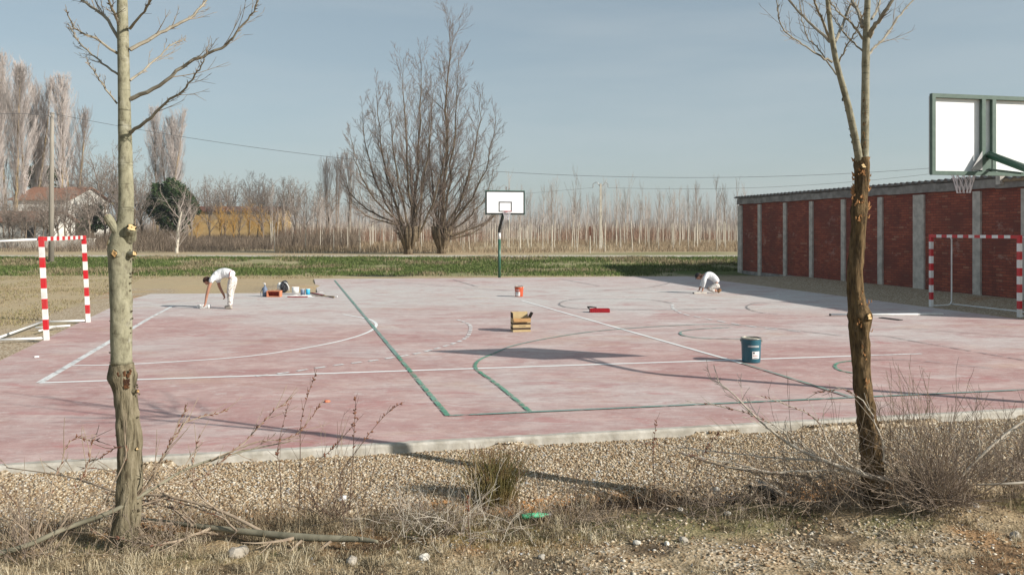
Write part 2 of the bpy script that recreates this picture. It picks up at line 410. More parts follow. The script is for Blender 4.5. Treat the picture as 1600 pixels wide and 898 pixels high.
c = mix(t, ramp(t, cn(16, 2, .8, 1, 61, .5), [(.73, (0, 0, 0)), (.76, (.8, .8, .8))]), c, (.7, .67, .62))
c = mix(t, ramp(t, cn(48, 4, 1, 1, 111, .8), [(.30, (.45, .45, .45)), (.48, (0, 0, 0))]), c, (.25, .18, .17))
c = mix(t, ramp(t, cn(34, 3, .6, 1, 121, .7), [(.66, (0, 0, 0)), (.69, (.7, .7, .7))]), c, (.68, .64, .60))
c = mix(t, ramp(t, cn(1.3, 9, .5, 1.2, 131, .78, 1.2), [(.60, (0, 0, 0)), (.615, (.55, .55, .55)), (.70, (.35, .35, .35))]), c, (.56, .50, .47))
# long hairline drag marks
wv = cn(2.0, 8, .06, 3.2, 71, .6, .25)
c = mix(t, ramp(t, wv, [(.492, (0, 0, 0)), (.5, (.5, .5, .5)), (.508, (0, 0, 0))]), c, (.24, .16, .16))
t.links.new(c, b.inputs['Base Color']); b.inputs['Roughness'].default_value = .8; b.inputs['Specular IOR Level'].default_value = .25
bump(t, b, fine, .25, .005)
M['court'] = m
def g2(px, py):
    p = G(px, py); return (p.x, p.y)
nearL, nearR = (-6.65, edge_y(-6.65)), (14.3, edge_y(14.3))
outline = [nearL]
for k in range(1, 120):
    x_ = nearL[0] + (nearR[0] - nearL[0]) * k / 120
    outline.append((x_, edge_y(x_) + .035 * (fbm(x_ * 5, 0, 77) - .5) - .012 * (random.random() - .5)))
outline += [nearR, (12.4, 19.5), (8.2, 36.8), (-8.75, 34.8), (-6.75, 27.3), (-12.3, 26.8), (-11.9, 24.2), (-8.6, 13.26)]
mb = MB()
n = len(outline)
mb.add([(x, y, 0.0) for x, y in outline], [tuple(range(n))])
mb.add([(x, y, 0.0) for x, y in outline] + [(x, y, -.35) for x, y in outline], [((i + 1) % n, i, i + n, (i + 1) % n + n) for i in range(n)], 1)
tag(mb.build('court_slab', [M['court'], M['slab_edge']]), kind='structure')
# bare rough concrete strip along the near edge, unpainted
mb = MB(); pts = []; N_ = 420
for k in range(N_ + 1):
    x_ = nearL[0] + .1 + (nearR[0] - nearL[0] - .2) * k / N_
    e = edge_y(x_)
    inn = e + .055 + .04 * (fbm(x_ * 4, 3, 8) - .3) + .02 * random.random()
    lip = e - .02 - .02 * fbm(x_ * 6, 1, 9)
    pts += [(x_, inn, .004), (x_, e - .01, .006), (x_, lip, -.012 - .006 * random.random()), (x_, lip - .008 - .02 * fbm(x_ * 5, 0, 3), -.15)]
fs = []
for k in range(N_):
    for j in range(3):
        a = k * 4 + j; fs.append((a, a + 1, a + 5, a + 4))
mb.add(pts, fs)
tag(mb.build('court_kerb', M['slab_edge']), kind='structure')

# ------------------------------------------------------------------ painted court lines
def wear_mat(name, c1, c2, lo, hi, sc=5.0):
    m, t, b = new_mat(name)
    n1 = noise(t, sc, 7, .7); n2 = noise(t, 1.2, 3)
    t.links.new(ramp(t, n2, [(.35, c1), (.65, c2)]), b.inputs['Base Color']); b.inputs['Roughness'].default_value = .7
    t.links.new(ramp(t, n1, [(lo, (0, 0, 0)), (hi, (1, 1, 1))]), b.inputs['Alpha'])
    return m
M['line_white'] = wear_mat('white line paint', (.78, .79, .77), (.66, .68, .66), .22, .34)
M['line_white_old'] = wear_mat('rubbed white line paint', (.68, .69, .67), (.58, .59, .58), .30, .50)
M['line_green'] = wear_mat('green line paint', (.07, .25, .155), (.16, .31, .235), .32, .54, 7)
M['line_green_old'] = wear_mat('rubbed green line paint', (.13, .26, .21), (.22, .30, .27), .30, .50)
M['line_dark_old'] = wear_mat('almost worn off dark line', (.20, .20, .195), (.27, .25, .25), .36, .56)
def spline(pts, sub=8):
    P = [Vector(p) for p in pts]; o = []
    for i in range(len(P) - 1):
        p0 = P[max(i - 1, 0)]; p1 = P[i]; p2 = P[i + 1]; p3 = P[min(i + 2, len(P) - 1)]
        for k in range(sub):
            u = k / sub
            o.append(.5 * ((2 * p1) + (-p0 + p2) * u + (2 * p0 - 5 * p1 + 4 * p2 - p3) * u * u + (-p0 + 3 * p1 - 3 * p2 + p3) * u ** 3))
    o.append(P[-1]); return o
def stripe(mb, pix, wd, z=.004, dash=None, curve=False):
    pts = [Vector(g2(*p)) for p in pix]
    if curve: pts = spline(pts, 8)
    # resample
    seg = []; L = 0
    for a, b_ in zip(pts[:-1], pts[1:]): seg.append((L, a, b_)); L += (b_ - a).length
    def at(s):
        for (l0, a, b_) in reversed(seg):
            if s >= l0 - 1e-9:
                dd = b_ - a; ln = max(dd.length, 1e-6); return a + dd * min((s - l0) / ln, 1), dd / ln
    runs = [(0, L)] if not dash else [(s, min(s + dash[0], L)) for s in np.arange(0, L, dash[0] + dash[1])]
    for s0, s1 in runs:
        k = max(2, int((s1 - s0) / .12) + 1) if curve else 2
        vs = []
        for i in range(k):
            p, dd = at(s0 + (s1 - s0) * i / (k - 1)); nrm = Vector((-dd.y, dd.x)) * wd / 2
            vs += [(p.x + nrm.x, p.y + nrm.y, z), (p.x - nrm.x, p.y - nrm.y, z)]
        mb.add(vs, [(2 * i, 2 * i + 1, 2 * i + 3, 2 * i + 2) for i in range(k - 1)])
a = MB()
stripe(a, [(62, 598), (1165, 562), (1336, 556)], .085)
stripe(a, [(107, 571), (200, 569), (360, 559), (450, 548), (530, 533), (575, 519), (588, 508), (580, 500), (562, 495.5), (536, 491)], .07, .004, curve=True)
stripe(a, [(815, 469.5), (1100, 555), (1160, 568)], .075, .006)
tag(a.build('white_court_lines', M['line_white']), kind='structure')
a = MB()
stripe(a, [(62, 598), (180, 525), (232, 498)], .11, .005)
stripe(a, [(232, 498), (270, 478)], .09, .006)
stripe(a, [(1336, 556), (1440, 552.5)], .07, .005)
stripe(a, [(400, 588), (450, 582), (516, 572), (586, 563), (653, 552), (705, 538), (728, 528), (735, 517), (735, 509), (728, 504), (713, 499)], .08, .008, (.19, .14), True)
stripe(a, [(1051, 476), (1052, 482), (1066, 490), (1086, 494.5), (1125, 502), (1173, 510), (1206, 514), (1262, 519)], .08, .008, (.3, .22), True)
tag(a.build('worn_white_court_lines', M['line_white_old']), kind='structure')
a = MB()
stripe(a, [(700, 650), (655, 596), (622, 557)], .065, .010)
stripe(a, [(828, 643), (780, 603), (752, 583), (743, 575), (744, 568), (752, 561), (775, 551)], .06, .010, curve=True)
stripe(a, [(1337, 584), (1313, 579), (1305, 573.5), (1308, 568), (1322, 565), (1340, 563.5)], .05, .010, curve=True)
tag(a.build('green_court_lines', M['line_green']), kind='structure')
a = MB()
stripe(a, [(622, 557), (523, 438)], .07, .010)
stripe(a, [(702, 650), (830, 644), (1100, 631), (1320, 620), (1600, 609.5), (1700, 605)], .055, .012)
stripe(a, [(775, 551), (800, 541), (850, 530), (920, 519), (1000, 512), (1100, 507), (1170, 509)], .05, .010, curve=True)
stripe(a, [(1160, 568), (1250, 596), (1330, 621)], .05, .014)
stripe(a, [(1160, 530), (1100, 529), (1070, 525), (1063, 521), (1070, 517), (1100, 514), (1140, 512)], .05, .014, curve=True)
tag(a.build('worn_green_court_lines', M['line_green_old']), kind='structure')
a = MB()
stripe(a, [(1170, 509), (1230, 515), (1322, 525), (1378, 525), (1426, 533), (1519, 549), (1577, 559), (1640, 570)], .045, .012, curve=True)
stripe(a, [(1120, 483), (1000, 484), (920, 483), (885, 480), (874, 475), (885, 470), (910, 467.5), (980, 467), (1020, 469), (1050, 474)], .06, .014, curve=True)
stripe(a, [(1215, 492), (1185, 488), (1168, 482), (1170, 477), (1190, 473.5), (1280, 471)], .05, .014, curve=True)
stripe(a, [(1340, 563.5), (1420, 563), (1500, 571), (1551, 576)], .035, .016, curve=True)
stripe(a, [(560, 437), (568, 444), (640, 451.5), (694, 454), (800, 455)], .06, .016)
stripe(a, [(708, 437), (722, 442), (747, 448.5)], .06, .016)
stripe(a, [(873, 435.5), (905, 441), (936, 447)], .06, .016)
stripe(a, [(905, 455), (1000, 451), (1040, 444), (1046, 441)], .05, .018, curve=True)
stripe(a, [(1230, 507), (1400, 513), (1600, 527)], .03, .018, curve=True)
tag(a.build('faint_dark_court_lines', M['line_dark_old']), kind='structure')
# dark open slot of the floor drain
a = MB(); p1 = G(1376, 496.5); p2 = G(1408, 500.5)
M['drain_dark'] = simple('dark drain slot', (.03, .03, .03), (.05, .05, .045), 8, .9)
M['drain_rim'] = simple('drain rim concrete', (.30, .28, .25), (.22, .2, .18), 8, .9)
a.bar((p1.x, p1.y, .012), (p2.x, p2.y, .012), .14, .012)
do = a.build('floor_drain', M['drain_dark']); tag(do, 'narrow dark floor drain slot in the court slab near the long white pipe', 'drain')

# ------------------------------------------------------------------ brick warehouse
m, t, b = new_mat('red brick panel')
bt = t.nodes.new('ShaderNodeTexBrick'); cc = t.nodes.new('ShaderNodeTexCoord'); mp_ = t.nodes.new('ShaderNodeMapping')
mp_.inputs['Rotation'].default_value = (R(90), 0, 0)
t.links.new(cc.outputs['Object'], mp_.inputs[0]); 
wn = noise(t, 3, 4, .6); vm = t.nodes.new('ShaderNodeVectorMath'); vm.operation = 'SCALE'; vm.inputs['Scale'].default_value = .02
wn3 = t.nodes.new('ShaderNodeTexNoise'); wn3.inputs['Scale'].default_value = 2.5; t.links.new(cc.outputs['Object'], wn3.inputs['Vector'])
t.links.new(wn3.outputs['Color'], vm.inputs[0]); va = t.nodes.new('ShaderNodeVectorMath'); va.operation = 'ADD'
t.links.new(mp_.outputs[0], va.inputs[0]); t.links.new(vm.outputs[0], va.inputs[1]); t.links.new(va.outputs[0], bt.inputs['Vector'])
bt.inputs['Scale'].default_value = 1; bt.inputs['Brick Width'].default_value = .26; bt.inputs['Row Height'].default_value = .085
bt.inputs['Mortar Size'].default_value = .009; bt.inputs['Mortar Smooth'].default_value = .3; bt.inputs['Bias'].default_value = 0
bt.inputs['Color1'].default_value = (.36, .105, .065, 1); bt.inputs['Color2'].default_value = (.22, .058, .042, 1); bt.inputs['Mortar'].default_value = (.12, .06, .05, 1)
bt2 = t.nodes.new('ShaderNodeTexBrick'); t.links.new(va.outputs[0], bt2.inputs['Vector'])
for k in ('Scale', 'Brick Width', 'Row Height', 'Mortar Size'): bt2.inputs[k].default_value = bt.inputs[k].default_value
bt2.inputs['Color1'].default_value = (0, 0, 0, 1); bt2.inputs['Color2'].default_value = (1, 1, 1, 1); bt2.inputs['Mortar'].default_value = (0, 0, 0, 1)
bt2.offset = .5; bt2.squash = 1
c = mix(t, ramp(t, bt2.outputs['Color'], [(.9, (0, 0, 0)), (.97, (.8, .8, .8))]), bt.outputs['Color'], (.42, .19, .12))
c = mix(t, ramp(t, noise(t, .9, 5, off=3), [(.42, (0, 0, 0)), (.62, (.75, .75, .75))]), c, (.15, .055, .045))
c = mix(t, ramp(t, noise(t, 6, 5, off=8), [(.66, (0, 0, 0)), (.74, (.45, .45, .45))]), c, (.42, .24, .18))
c = mix(t, ramp(t, noise(t, 1.6, 6, .7, (1, 1, .35), off=12), [(.55, (0, 0, 0)), (.70, (.55, .55, .55))]), c, (.10, .045, .04))
c = mix(t, ramp(t, noise(t, 1.1, 7, .75, (1, 1, 1.5), off=23), [(.60, (0, 0, 0)), (.66, (.4, .4, .4))]), c, (.45, .30, .24))
t.links.new(c, b.inputs['Base Color']); b.inputs['Roughness'].default_value = .95; b.inputs['Specular IOR Level'].default_value = .1
bump(t, b, bt.outputs['Fac'], -.5, .01)
M['brick'] = m
ang = math.atan2(-.979, .204)
wh = thing('brick_warehouse', 'long red brick shed with concrete pillars and corrugated roof right of the court', 'building', (11.4, 39.5, 0), ang)
# local: x along wall towards camera, +y = outwards? local y points to (-sin,cos)
LEN = 22.4; DEP = 9.0
# local +y direction in world is (.979,.204): inside of the building
mb = MB()
mb.box((LEN / 2, .15, 1.65), (LEN, .3, 3.7)); mb.build('wall', M['brick'], wh)
mb = MB(); mb.box((.15, DEP / 2 + .16, 1.65), (.3, DEP - .32, 3.7)); mb.build('wall', M['brick'], wh)
mb = MB(); mb.box((LEN - .15, DEP / 2 + .16, 1.65), (.3, DEP - .32, 3.7)); mb.build('wall', M['brick'], wh)
mb = MB(); mb.box((LEN / 2, DEP - .14, 1.65), (LEN - .02, .3, 3.7)); mb.build('wall', M['brick'], wh)
svals = [(.17, .40), (2.07, .26), (4.3, .24), (6.34, .24), (8.54, .24), (10.75, .25), (12.75, .52), (15.3, .30), (17.1, .28), (19.3, .28), (22.2, .3)]
for s_, wd in svals:
    mb = MB(); mb.box((s_, -.022, 1.6), (wd, .10, 3.55)); mb.build('pillar', M['concrete'], wh)
mb = MB()
for k in range(28):
    x0 = -.05 + k * 22.55 / 28; x1 = x0 + 22.55 / 28
    mb.box(((x0 + x1) / 2, -.03, 3.575 + .01 * math.sin(k * 2.1)), (x1 - x0 + .001 * (k % 2), .14 + .006 * (k % 3), .27 + .012 * math.sin(k * 1.3)))
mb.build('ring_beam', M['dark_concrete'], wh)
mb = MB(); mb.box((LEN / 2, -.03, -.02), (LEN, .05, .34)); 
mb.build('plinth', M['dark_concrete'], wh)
def corr(x0, x1, z0, y0, y1, drop, mbx):
    nw = int((x1 - x0) / .177 * 8); vs = []; nyv = 3
    for i in range(nw + 1):
        xx = x0 + (x1 - x0) * i / nw; wz = .045 * math.sin(2 * math.pi * xx / .30)
        for j in range(nyv):
            yy = y0 + (y1 - y0) * j / (nyv - 1); zz = z0 + wz - drop * j / (nyv - 1)
            vs += [(xx, yy, zz), (xx, yy, zz - .012)]
    fs = []
    st = nyv * 2
    for i in range(nw):
        for j in range(nyv - 1):
            a_ = i * st + j * 2; fs += [(a_, a_ + st, a_ + st + 2, a_ + 2), (a_ + 1, a_ + 3, a_ + st + 3, a_ + st + 1)]
        a_ = i * st; fs.append((a_, a_ + 1, a_ + st + 1, a_ + st))
        a_ = i * st + (nyv - 1) * 2; fs.append((a_, a_ + st, a_ + st + 1, a_ + 1))
    mbx.add(vs, fs)
mb = MB(); corr(-.15, 16.2, 3.80, -.22, DEP + .2, .9, mb); mb.build('roof', M['fibre'], wh, True)
mb = MB(); corr(16.45, 22.6, 3.72, -.22, DEP + .2, .9, mb); mb.build('roof', M['fibre'], wh, True)
M['timber'] = simple('weathered timber', (.34, .26, .17), (.22, .16, .10), 9, .85, (1, .2, 1))
for k, yy in enumerate((-.12, .6)):
    mb = MB(); mb.box((19.2, yy, 3.64 - .1 * yy), (5.9, .1, .09)); mb.build('purlin', M['timber'], wh)
mb = MB(); mb.box((16.32, -.1, 3.66), (.16, .3, .26)); mb.build('beam_end', M['concrete'], wh)

# ------------------------------------------------------------------ goals
def goal(name, label, pn, pf, side, full_rear):
    """posts at ground points pn (near) and pf (far); side: -1 rear towards -x"""
    pn = Vector((pn[0], pn[1], 0)); pf = Vector((pf[0], pf[1], 0))
    mid = (pn + pf) / 2; vd = (pf - pn).normalized(); L = (pf - pn).length
    back = Vector((vd.y, -vd.x, 0)); back = back if back.x * side > 0 else -back
    t_ = thing(name, label, 'goal', mid)
    def loc(p): return p - mid
    Ht = 2.05; sq = .085; nb = 10
    lean = back * .0
    for base in (pn, pf):
        mb = MB(); 
        for i in range(nb):
            z0 = Ht * i / nb; z1 = Ht * (i + 1) / nb
            p0 = loc(base) + Vector((0, 0, z0)) + back * (.10 * (z0 / Ht) if side < 0 else 0); p1 = loc(base) + Vector((0, 0, z1)) + back * (.10 * (z1 / Ht) if side < 0 else 0)
            q = Matrix.Rotation(math.atan2(vd.y, vd.x), 3, 'Z')
            vs = []
            for pp in (p0, p1):
                for ax, ay in ((-1, -1), (1, -1), (1, 1), (-1, 1)):
                    vs.append(pp + vd * ax * sq / 2 + back * ay * sq / 2)
            fs = [(0, 1, 5, 4), (1, 2, 6, 5), (2, 3, 7, 6), (3, 0, 4, 7)]
            if i == nb - 1: fs.append((4, 5, 6, 7))
            mb.add(vs, fs, 0 if i % 2 == 0 else 1)
        mb.build('post', [M['white_paint'], M['red_paint']], t_)
    mb = MB(); nb = 15; off = back * (.098 if side < 0 else 0)
    for i in range(nb):
        a_ = loc(pn) + vd * (sq / 2 + (L - sq) * i / nb) + Vector((0, 0, Ht - sq / 2 - .002)) + off
        b_ = loc(pn) + vd * (sq / 2 + (L - sq) * (i + 1) / nb) + Vector((0, 0, Ht - sq / 2 - .002)) + off
        mb.bar(a_, b_, sq - .004, sq - .004, 0 if i % 2 == 1 else 1)
    mb.build('crossbar', [M['white_paint'], M['red_paint']], t_)
    r = .02
    if full_rear:
        dp = .72
        for base in (pn, pf):
            p0 = loc(base)
            mb = MB(); mb.tube([p0 + Vector((0, 0, Ht - .05)), p0 + back * dp * .9 + Vector((0, 0, Ht - .05)), p0 + back * dp + Vector((0, 0, Ht - .14)),
                     p0 + back * dp + Vector((0, 0, .15)), p0 + back * dp * .95 + Vector((0, 0, .06)), p0 + back * dp * .8 + Vector((0, 0, .03)), p0 + Vector((0, 0, .03))], r, 8)
            mb.build('rear_frame', M['white_paint'], t_, True)
        mb = MB(); mb.tube([loc(pn) + back * dp + Vector((0, 0, .06)), loc(pf) + back * dp + Vector((0, 0, .06))], r, 8); mb.build('ground_bar', M['white_paint'], t_, True)
    else:
        dp = .92
        mb = MB(); mb.tube([loc(pn) + off + Vector((0, 0, Ht - .05)), loc(pn) + back * 1.5 + Vector((0, 0, Ht - .12))], .022, 8); mb.build('support_arm', M['white_paint'], t_, True)
        for base, tt in ((pn, 1.), (pf, 1.)):
            mb = MB(); mb.tube([loc(base) + Vector((0, 0, .04)), loc(base) + back * dp * tt + Vector((0, 0, .03))], .025, 8); mb.build('side_bar', M['white_paint'], t_, True)
        mb = MB(); mb.tube([loc(pn) + back * dp + vd * -.5 + Vector((0, 0, .05)), loc(pf) + back * dp + Vector((0, 0, .05))], .025, 8); mb.build('ground_bar', M['white_paint'], t_, True)
        mb = MB(); mb.tube([loc(pf) - vd * 1.1 + back * .1 + Vector((0, 0, .05)), loc(pf) - vd * 1.25 + back * .75 + Vector((0, 0, .04))], .022, 8)
        mb.tube([loc(pf) - vd * 1.1 + back * .35 + Vector((0, 0, .045)), loc(pf) - vd * 1.9 + back * .5 + Vector((0, 0, .045))], .02, 8); mb.build('brace', M['white_paint'], t_, True)
    return t_
goal('handball_goal', 'red and white striped goal at the left edge of the court beside the dirt field', g2(73, 531), g2(138, 503), -1, False)
goal('handball_goal', 'red and white striped goal at the right in front of the brick shed', g2(1593, 495.5), g2(1455, 479), 1, True)

# ------------------------------------------------------------------ basketball hoops
def hoop(name, label, ctr, base, zb, hb, wb, back_view, pole_cols, bend=2.15):
    """ctr: board centre on plan; base: pole foot on plan"""
    vdir = Vector((ctr[0] - base[0], ctr[1] - base[1], 0)).normalized()   # from pole to board
    u = Vector((vdir.y, -vdir.x, 0))
    t_ = thing(name, label, 'basketball hoop', (base[0], base[1], 0))
    C = Vector((ctr[0] - base[0], ctr[1] - base[1], 0))
    rot = Matrix((u, vdir, Vector((0, 0, 1)))).transposed()
    zc = zb + hb / 2
    mb = MB(); mb.box(C + Vector((0, 0, zc)), (wb, .03, hb), 0, rot)
    bd = mb.build('backboard', M['board'], t_)
    f = vdir * .017
    mb = MB(); s_ = .045
    def rect(mb, cx, cz, ww, hh, s_, dy, th=.004):
        o_ = C + vdir * dy
        for (ax, az, lx, lz) in ((0, hh / 2 - s_ / 2, ww, s_), (0, -hh / 2 + s_ / 2, ww, s_), (-ww / 2 + s_ / 2, 0, s_, hh - 2 * s_), (ww / 2 - s_ / 2, 0, s_, hh - 2 * s_)):
            mb.box(o_ + u * (cx + ax) + Vector((0, 0, cz + az)), (lx, th, lz), 0, rot)
    rect(mb, 0, zc, wb, hb, .05, .018); mb.build('border', M['black_paint'], bd)
    mb = MB(); rect(mb, 0, zb + .10 + .225, .59, .45, .045, .018); mb.build('target_square', M['black_paint'], bd)
    # steel frame behind
    fm = M['green_dull'] if back_view else M['green_paint']
    mb = MB(); rect(mb, 0, zc, wb + .04, hb + .05, .055, -.045, .055)
    mb.build('frame', fm, t_)
    for sx in (-.085, .085):
        mb = MB(); mb.box(C + u * sx + vdir * -.048 + Vector((0, 0, zc)), (.06, .05, hb - .062), 0, rot); mb.build('upright', fm, t_)
    mb = MB(); mb.box(C + vdir * -.05 + Vector((0, 0, zb + .16)), (.108, .03, .2), 0, rot); mb.build('mount_plate', fm, t_)
    # rim and net
    rc = C + vdir * .40 + Vector((0, 0, zb + .12)); rr = .205
    pts = [rc + (u * math.cos(a) + vdir * math.sin(a)) * rr for a in [2 * math.pi * k / 28 for k in range(29)]]
    mb = MB(); mb.tube(pts, .011, 6, cap=False)
    mb.box(rc - vdir * .28 + Vector((0, 0, -.03)), (.16, .2, .012), 0, rot)
    rim = mb.build('rim', M['rim_col'] if not back_view else M['galv'], t_, True)
    mb = MB(); nk = 12
    for k in range(nk):
        for sgn in (1, -1):
            ln = []
            for j in range(6):
                q = j / 5; a = 2 * math.pi * (k + sgn * q * 1.7) / nk; r_ = rr * (1 - .58 * q ** .7)
                ln.append(rc + (u * math.cos(a) + vdir * math.sin(a)) * r_ - Vector((0, 0, .37 * q)))
            mb.tube(ln, .0045, 4, 0 if j else 0, cap=False)
    mb.build('net', M['net'], rim)
    # pole, bent arm
    Cp = C + vdir * -.06 + Vector((0, 0, zb + .27))
    zz = Cp.z
    rp = .065
    if pole_cols:
        for (z0, z1, mm) in ((-.1, 1.73, 'green_paint'), (1.73, 2.03, 'white_paint'), (2.03, bend, 'black_paint')):
            mb = MB(); mb.tube([(0, 0, z0), (0, 0, z1)], rp, 14); mb.build('pole', M[mm], t_, True)
        am = M['black_paint']
    else:
        mb = MB(); mb.tube([(0, 0, -.1), (0, 0, bend)], .075, 14); mb.build('pole', M['green_paint'], t_, True); am = M['green_paint']; rp = .052
    mb = MB(); mb.tube([Vector((0, 0, bend - .01)), Vector((0, 0, bend + .08)) + C * .04, Vector((0, 0, bend + .18)) + C * .12, Cp - vdir * .01], rp, 14)
    mb.build('arm', am, t_, True)
    mb = MB(); 
    mb.bar(C * .55 + Vector((0, 0, bend + (zz - bend) * .52)), C + vdir * -.07 + Vector((0, 0, zb + .06)), .03); mb.build('stay', fm, t_)
    # gusset of the rim bracket
    if back_view:
        mb = MB(); o_ = C + vdir * -.075 
        mb.add([o_ - u * .12 + Vector((0, 0, zb + .05)), o_ - u * .30 + Vector((0, 0, zb + .05)), o_ - u * .12 + Vector((0, 0, zb + .32)),
                o_ - u * .12 + Vector((0, 0, zb + .05)) - vdir * .006, o_ - u * .30 + Vector((0, 0, zb + .05)) - vdir * .006, o_ - u * .12 + Vector((0, 0, zb + .32)) - vdir * .006],
               [(0, 1, 2), (5, 4, 3), (0, 3, 4, 1), (1, 4, 5, 2), (2, 5, 3, 0)]); mb.build('gusset', M['galv'], t_)
    return t_
M['rim_col'] = simple('red rim paint', (.5, .07, .07), (.4, .05, .05), 8, .5)
hoop('basketball_hoop', 'distant basketball hoop with white board, black borders and green pole at the far court edge', (-.30, 34.75), (-.58, 36.2), 2.86, 1.02, 1.74, False, True)
hoop('basketball_hoop', 'near basketball hoop seen from behind at the right edge of the picture', (6.72, 11.18), (7.0, 9.82), 2.98, 1.08, 1.80, True, False, 2.62)
# ------------------------------------------------------------------ tree growing
def limb(mb, p, d, L, r0, r1, rnd, segs=5, wig=.12, up=.0, n=5, mi=0, grav=0.0):
    pts = [p.copy()]; rad = [r0]; dirs = [d.normalized()]
    d = d.normalized()
    for i in range(segs):
        d = (d + Vector((rnd.gauss(0, wig), rnd.gauss(0, wig), rnd.gauss(0, wig * .6) + up - grav))).normalized()
        p = p + d * (L / segs); pts.append(p.copy()); rad.append(r0 + (r1 - r0) * (i + 1) / segs); dirs.append(d.copy())
    mb.tube(pts, rad, n, mi, cap=False)
    return pts, rad, dirs
def perp(d, rnd, ang):
    o = d.orthogonal().normalized(); o.rotate(Matrix.Rotation(rnd.random() * 2 * math.pi, 3, d))
    return (d * math.cos(ang) + o * math.sin(ang)).normalized()
def sprout(mb, pts, rad, dirs, k, Lf, rnd, ang=(.4, .9), up=.05, mi=0, depth=1, t0=.15, rf=.55, rmin=.004, n=3, wig=.12, grand=4):
    m_ = len(pts) - 1
    for i in range(k):
        q = t0 + (1 - t0) * (i + rnd.random()) / k; f = q * m_; j = min(int(f), m_ - 1); u = f - j
        p = pts[j].lerp(pts[j + 1], u); r = max((rad[j] * (1 - u) + rad[j + 1] * u) * rf, rmin)
        L = Lf * (1 - .65 * q) * rnd.uniform(.6, 1.25)
        a, b_, c_ = limb(mb, p, perp(dirs[j], rnd, rnd.uniform(*ang)), L, r, rmin * .6, rnd, 4 if depth else 3, wig, up, n, mi)
        if depth > 0:
            sprout(mb, a, b_, c_, grand, L * .5, rnd, ang, up, mi, depth - 1, .15, .6, rmin, 3, wig, max(2, grand - 1))

def poplar_mesh(seed, Ht=20., cw=1.6, clear=3., nb=70, stems=1):
    rnd = random.Random(seed); tr = MB(); cr_ = MB()
    tops = []
    for s in range(stems):
        base = Vector((rnd.uniform(-.5, .5) * (stems > 1), rnd.uniform(-.5, .5) * (stems > 1), -.3))
        hh = Ht * (1 if s == 0 else rnd.uniform(.8, .97))
        pts, rad, dr = limb(tr, base, Vector((rnd.uniform(-.04, .04), rnd.uniform(-.04, .04), 1)), hh, .20, .02, rnd, 12, .018, 0, 7)
        tops.append((pts, rad, dr, hh))
    for (pts, rad, dr, hh) in tops:
        for i in range(nb // stems):
            q = (clear / hh) + (1 - clear / hh) * ((i + rnd.random()) / (nb // stems)) ** .85; f = min(q * 12, 11.99); j = int(f)
            p = pts[j].lerp(pts[j + 1], f - j)
            w_ = cw * (math.sin(math.pi * min(1, max(.02, (q - .05))) ** 1.0) ** .6)
            L = (w_ / math.sin(.28)) * rnd.uniform(.5, 1.0); L = min(L, hh * 1.03 - p.z)
            if L < .5: continue
            a, b_, c_ = limb(cr_, p, perp(Vector((0, 0, 1)), rnd, rnd.uniform(.14, .40)), L, max(.016, rad[j] * .26), .007, rnd, 5, .05, .09, 3)
            sprout(cr_, a, b_, c_, 14, L * .42, rnd, (.15, .42), .14, 0, 1, .08, .5, .0085, 3, .07, 6)
    return tr, cr_
def round_tree_mesh(seed, Ht=7., spread=2.6, clear=1.5, k1=7, k2=8, rmin=.008):
    rnd = random.Random(seed); tr = MB(); cr_ = MB()
    pts, rad, dr = limb(tr, Vector((0, 0, -.2)), Vector((rnd.uniform(-.08, .08), 0, 1)), Ht * .5, .13, .07, rnd, 5, .05, 0, 6)
    for i in range(k1):
        f = rnd.uniform(.35, 1) * 5; j = min(int(f), 4)
        a, b_, c_ = limb(cr_, pts[j].lerp(pts[j + 1], f - j), perp(Vector((0, 0, 1)), rnd, rnd.uniform(.25, .85)), Ht * rnd.uniform(.4, .62), .06, .012, rnd, 6, .12, .06, 4)
        sprout(cr_, a, b_, c_, k2, Ht * .3, rnd, (.35, .9), .05, 0, 2, .15, .55, rmin, 3, .14, 5)
    return tr, cr_
def sapling_mesh(seed, Ht=7., lvl=18):
    rnd = random.Random(seed); mb = MB()
    pts, rad, dr = limb(mb, Vector((0, 0, -.2)), Vector((rnd.uniform(-.03, .03), rnd.uniform(-.03, .03), 1)), Ht * .42, .052, .04, rnd, 4, .015, 0, 5, 0)
    p2, r2, d2 = limb(mb, pts[-1], dr[-1], Ht * .60, .034, .006, rnd, 6, .025, .02, 4, 1)
    for i in range(lvl):
        q = rnd.uniform(0, .85); f = q * 6; j = min(int(f), 5)
        L = Ht * .30 * (1 - q * .6) * rnd.uniform(.5, 1.15)
        a, b_, c_ = limb(mb, p2[j].lerp(p2[j + 1], f - j), perp(Vector((0, 0, 1)), rnd, rnd.uniform(.3, .65)), L, .012, .004, rnd, 4, .06, .14, 3, 1)
        sprout(mb, a, b_, c_, 5, L * .4, rnd, (.3, .7), .08, 1, 0, .2, .5, .006, 3)
    return mb

M['poplar_twig'] = simple('pinkish grey winter twigs', (.46, .41, .38), (.36, .315, .29), 2, .95, spec=.1)
M['poplar_trunk'] = simple('tan poplar trunk', (.36, .27, .15), (.24, .19, .12), 3, .95, spec=.1)
M['grove_twig'] = simple('brown grove twigs', (.17, .14, .115), (.25, .21, .18), 2, .95, spec=.1)
M['grove_trunk'] = simple('grove trunk', (.24, .19, .14), (.16, .125, .09), 3, .95, spec=.1)
M['gold_twig'] = simple('golden willow twigs', (.42, .26, .08), (.34, .20, .07), 2, .95, spec=.1)
M['sap_trunk'] = simple('whitish sapling trunk', (.56, .52, .44), (.42, .38, .31), 4, .9, spec=.1)
M['sap_twig'] = simple('sapling twigs', (.38, .33, .295), (.29, .25, .22), 2, .95, spec=.1)
M['willow_twig'] = simple('reddish brown willow twigs', (.26, .205, .17), (.18, .14, .115), 2, .95, spec=.1)
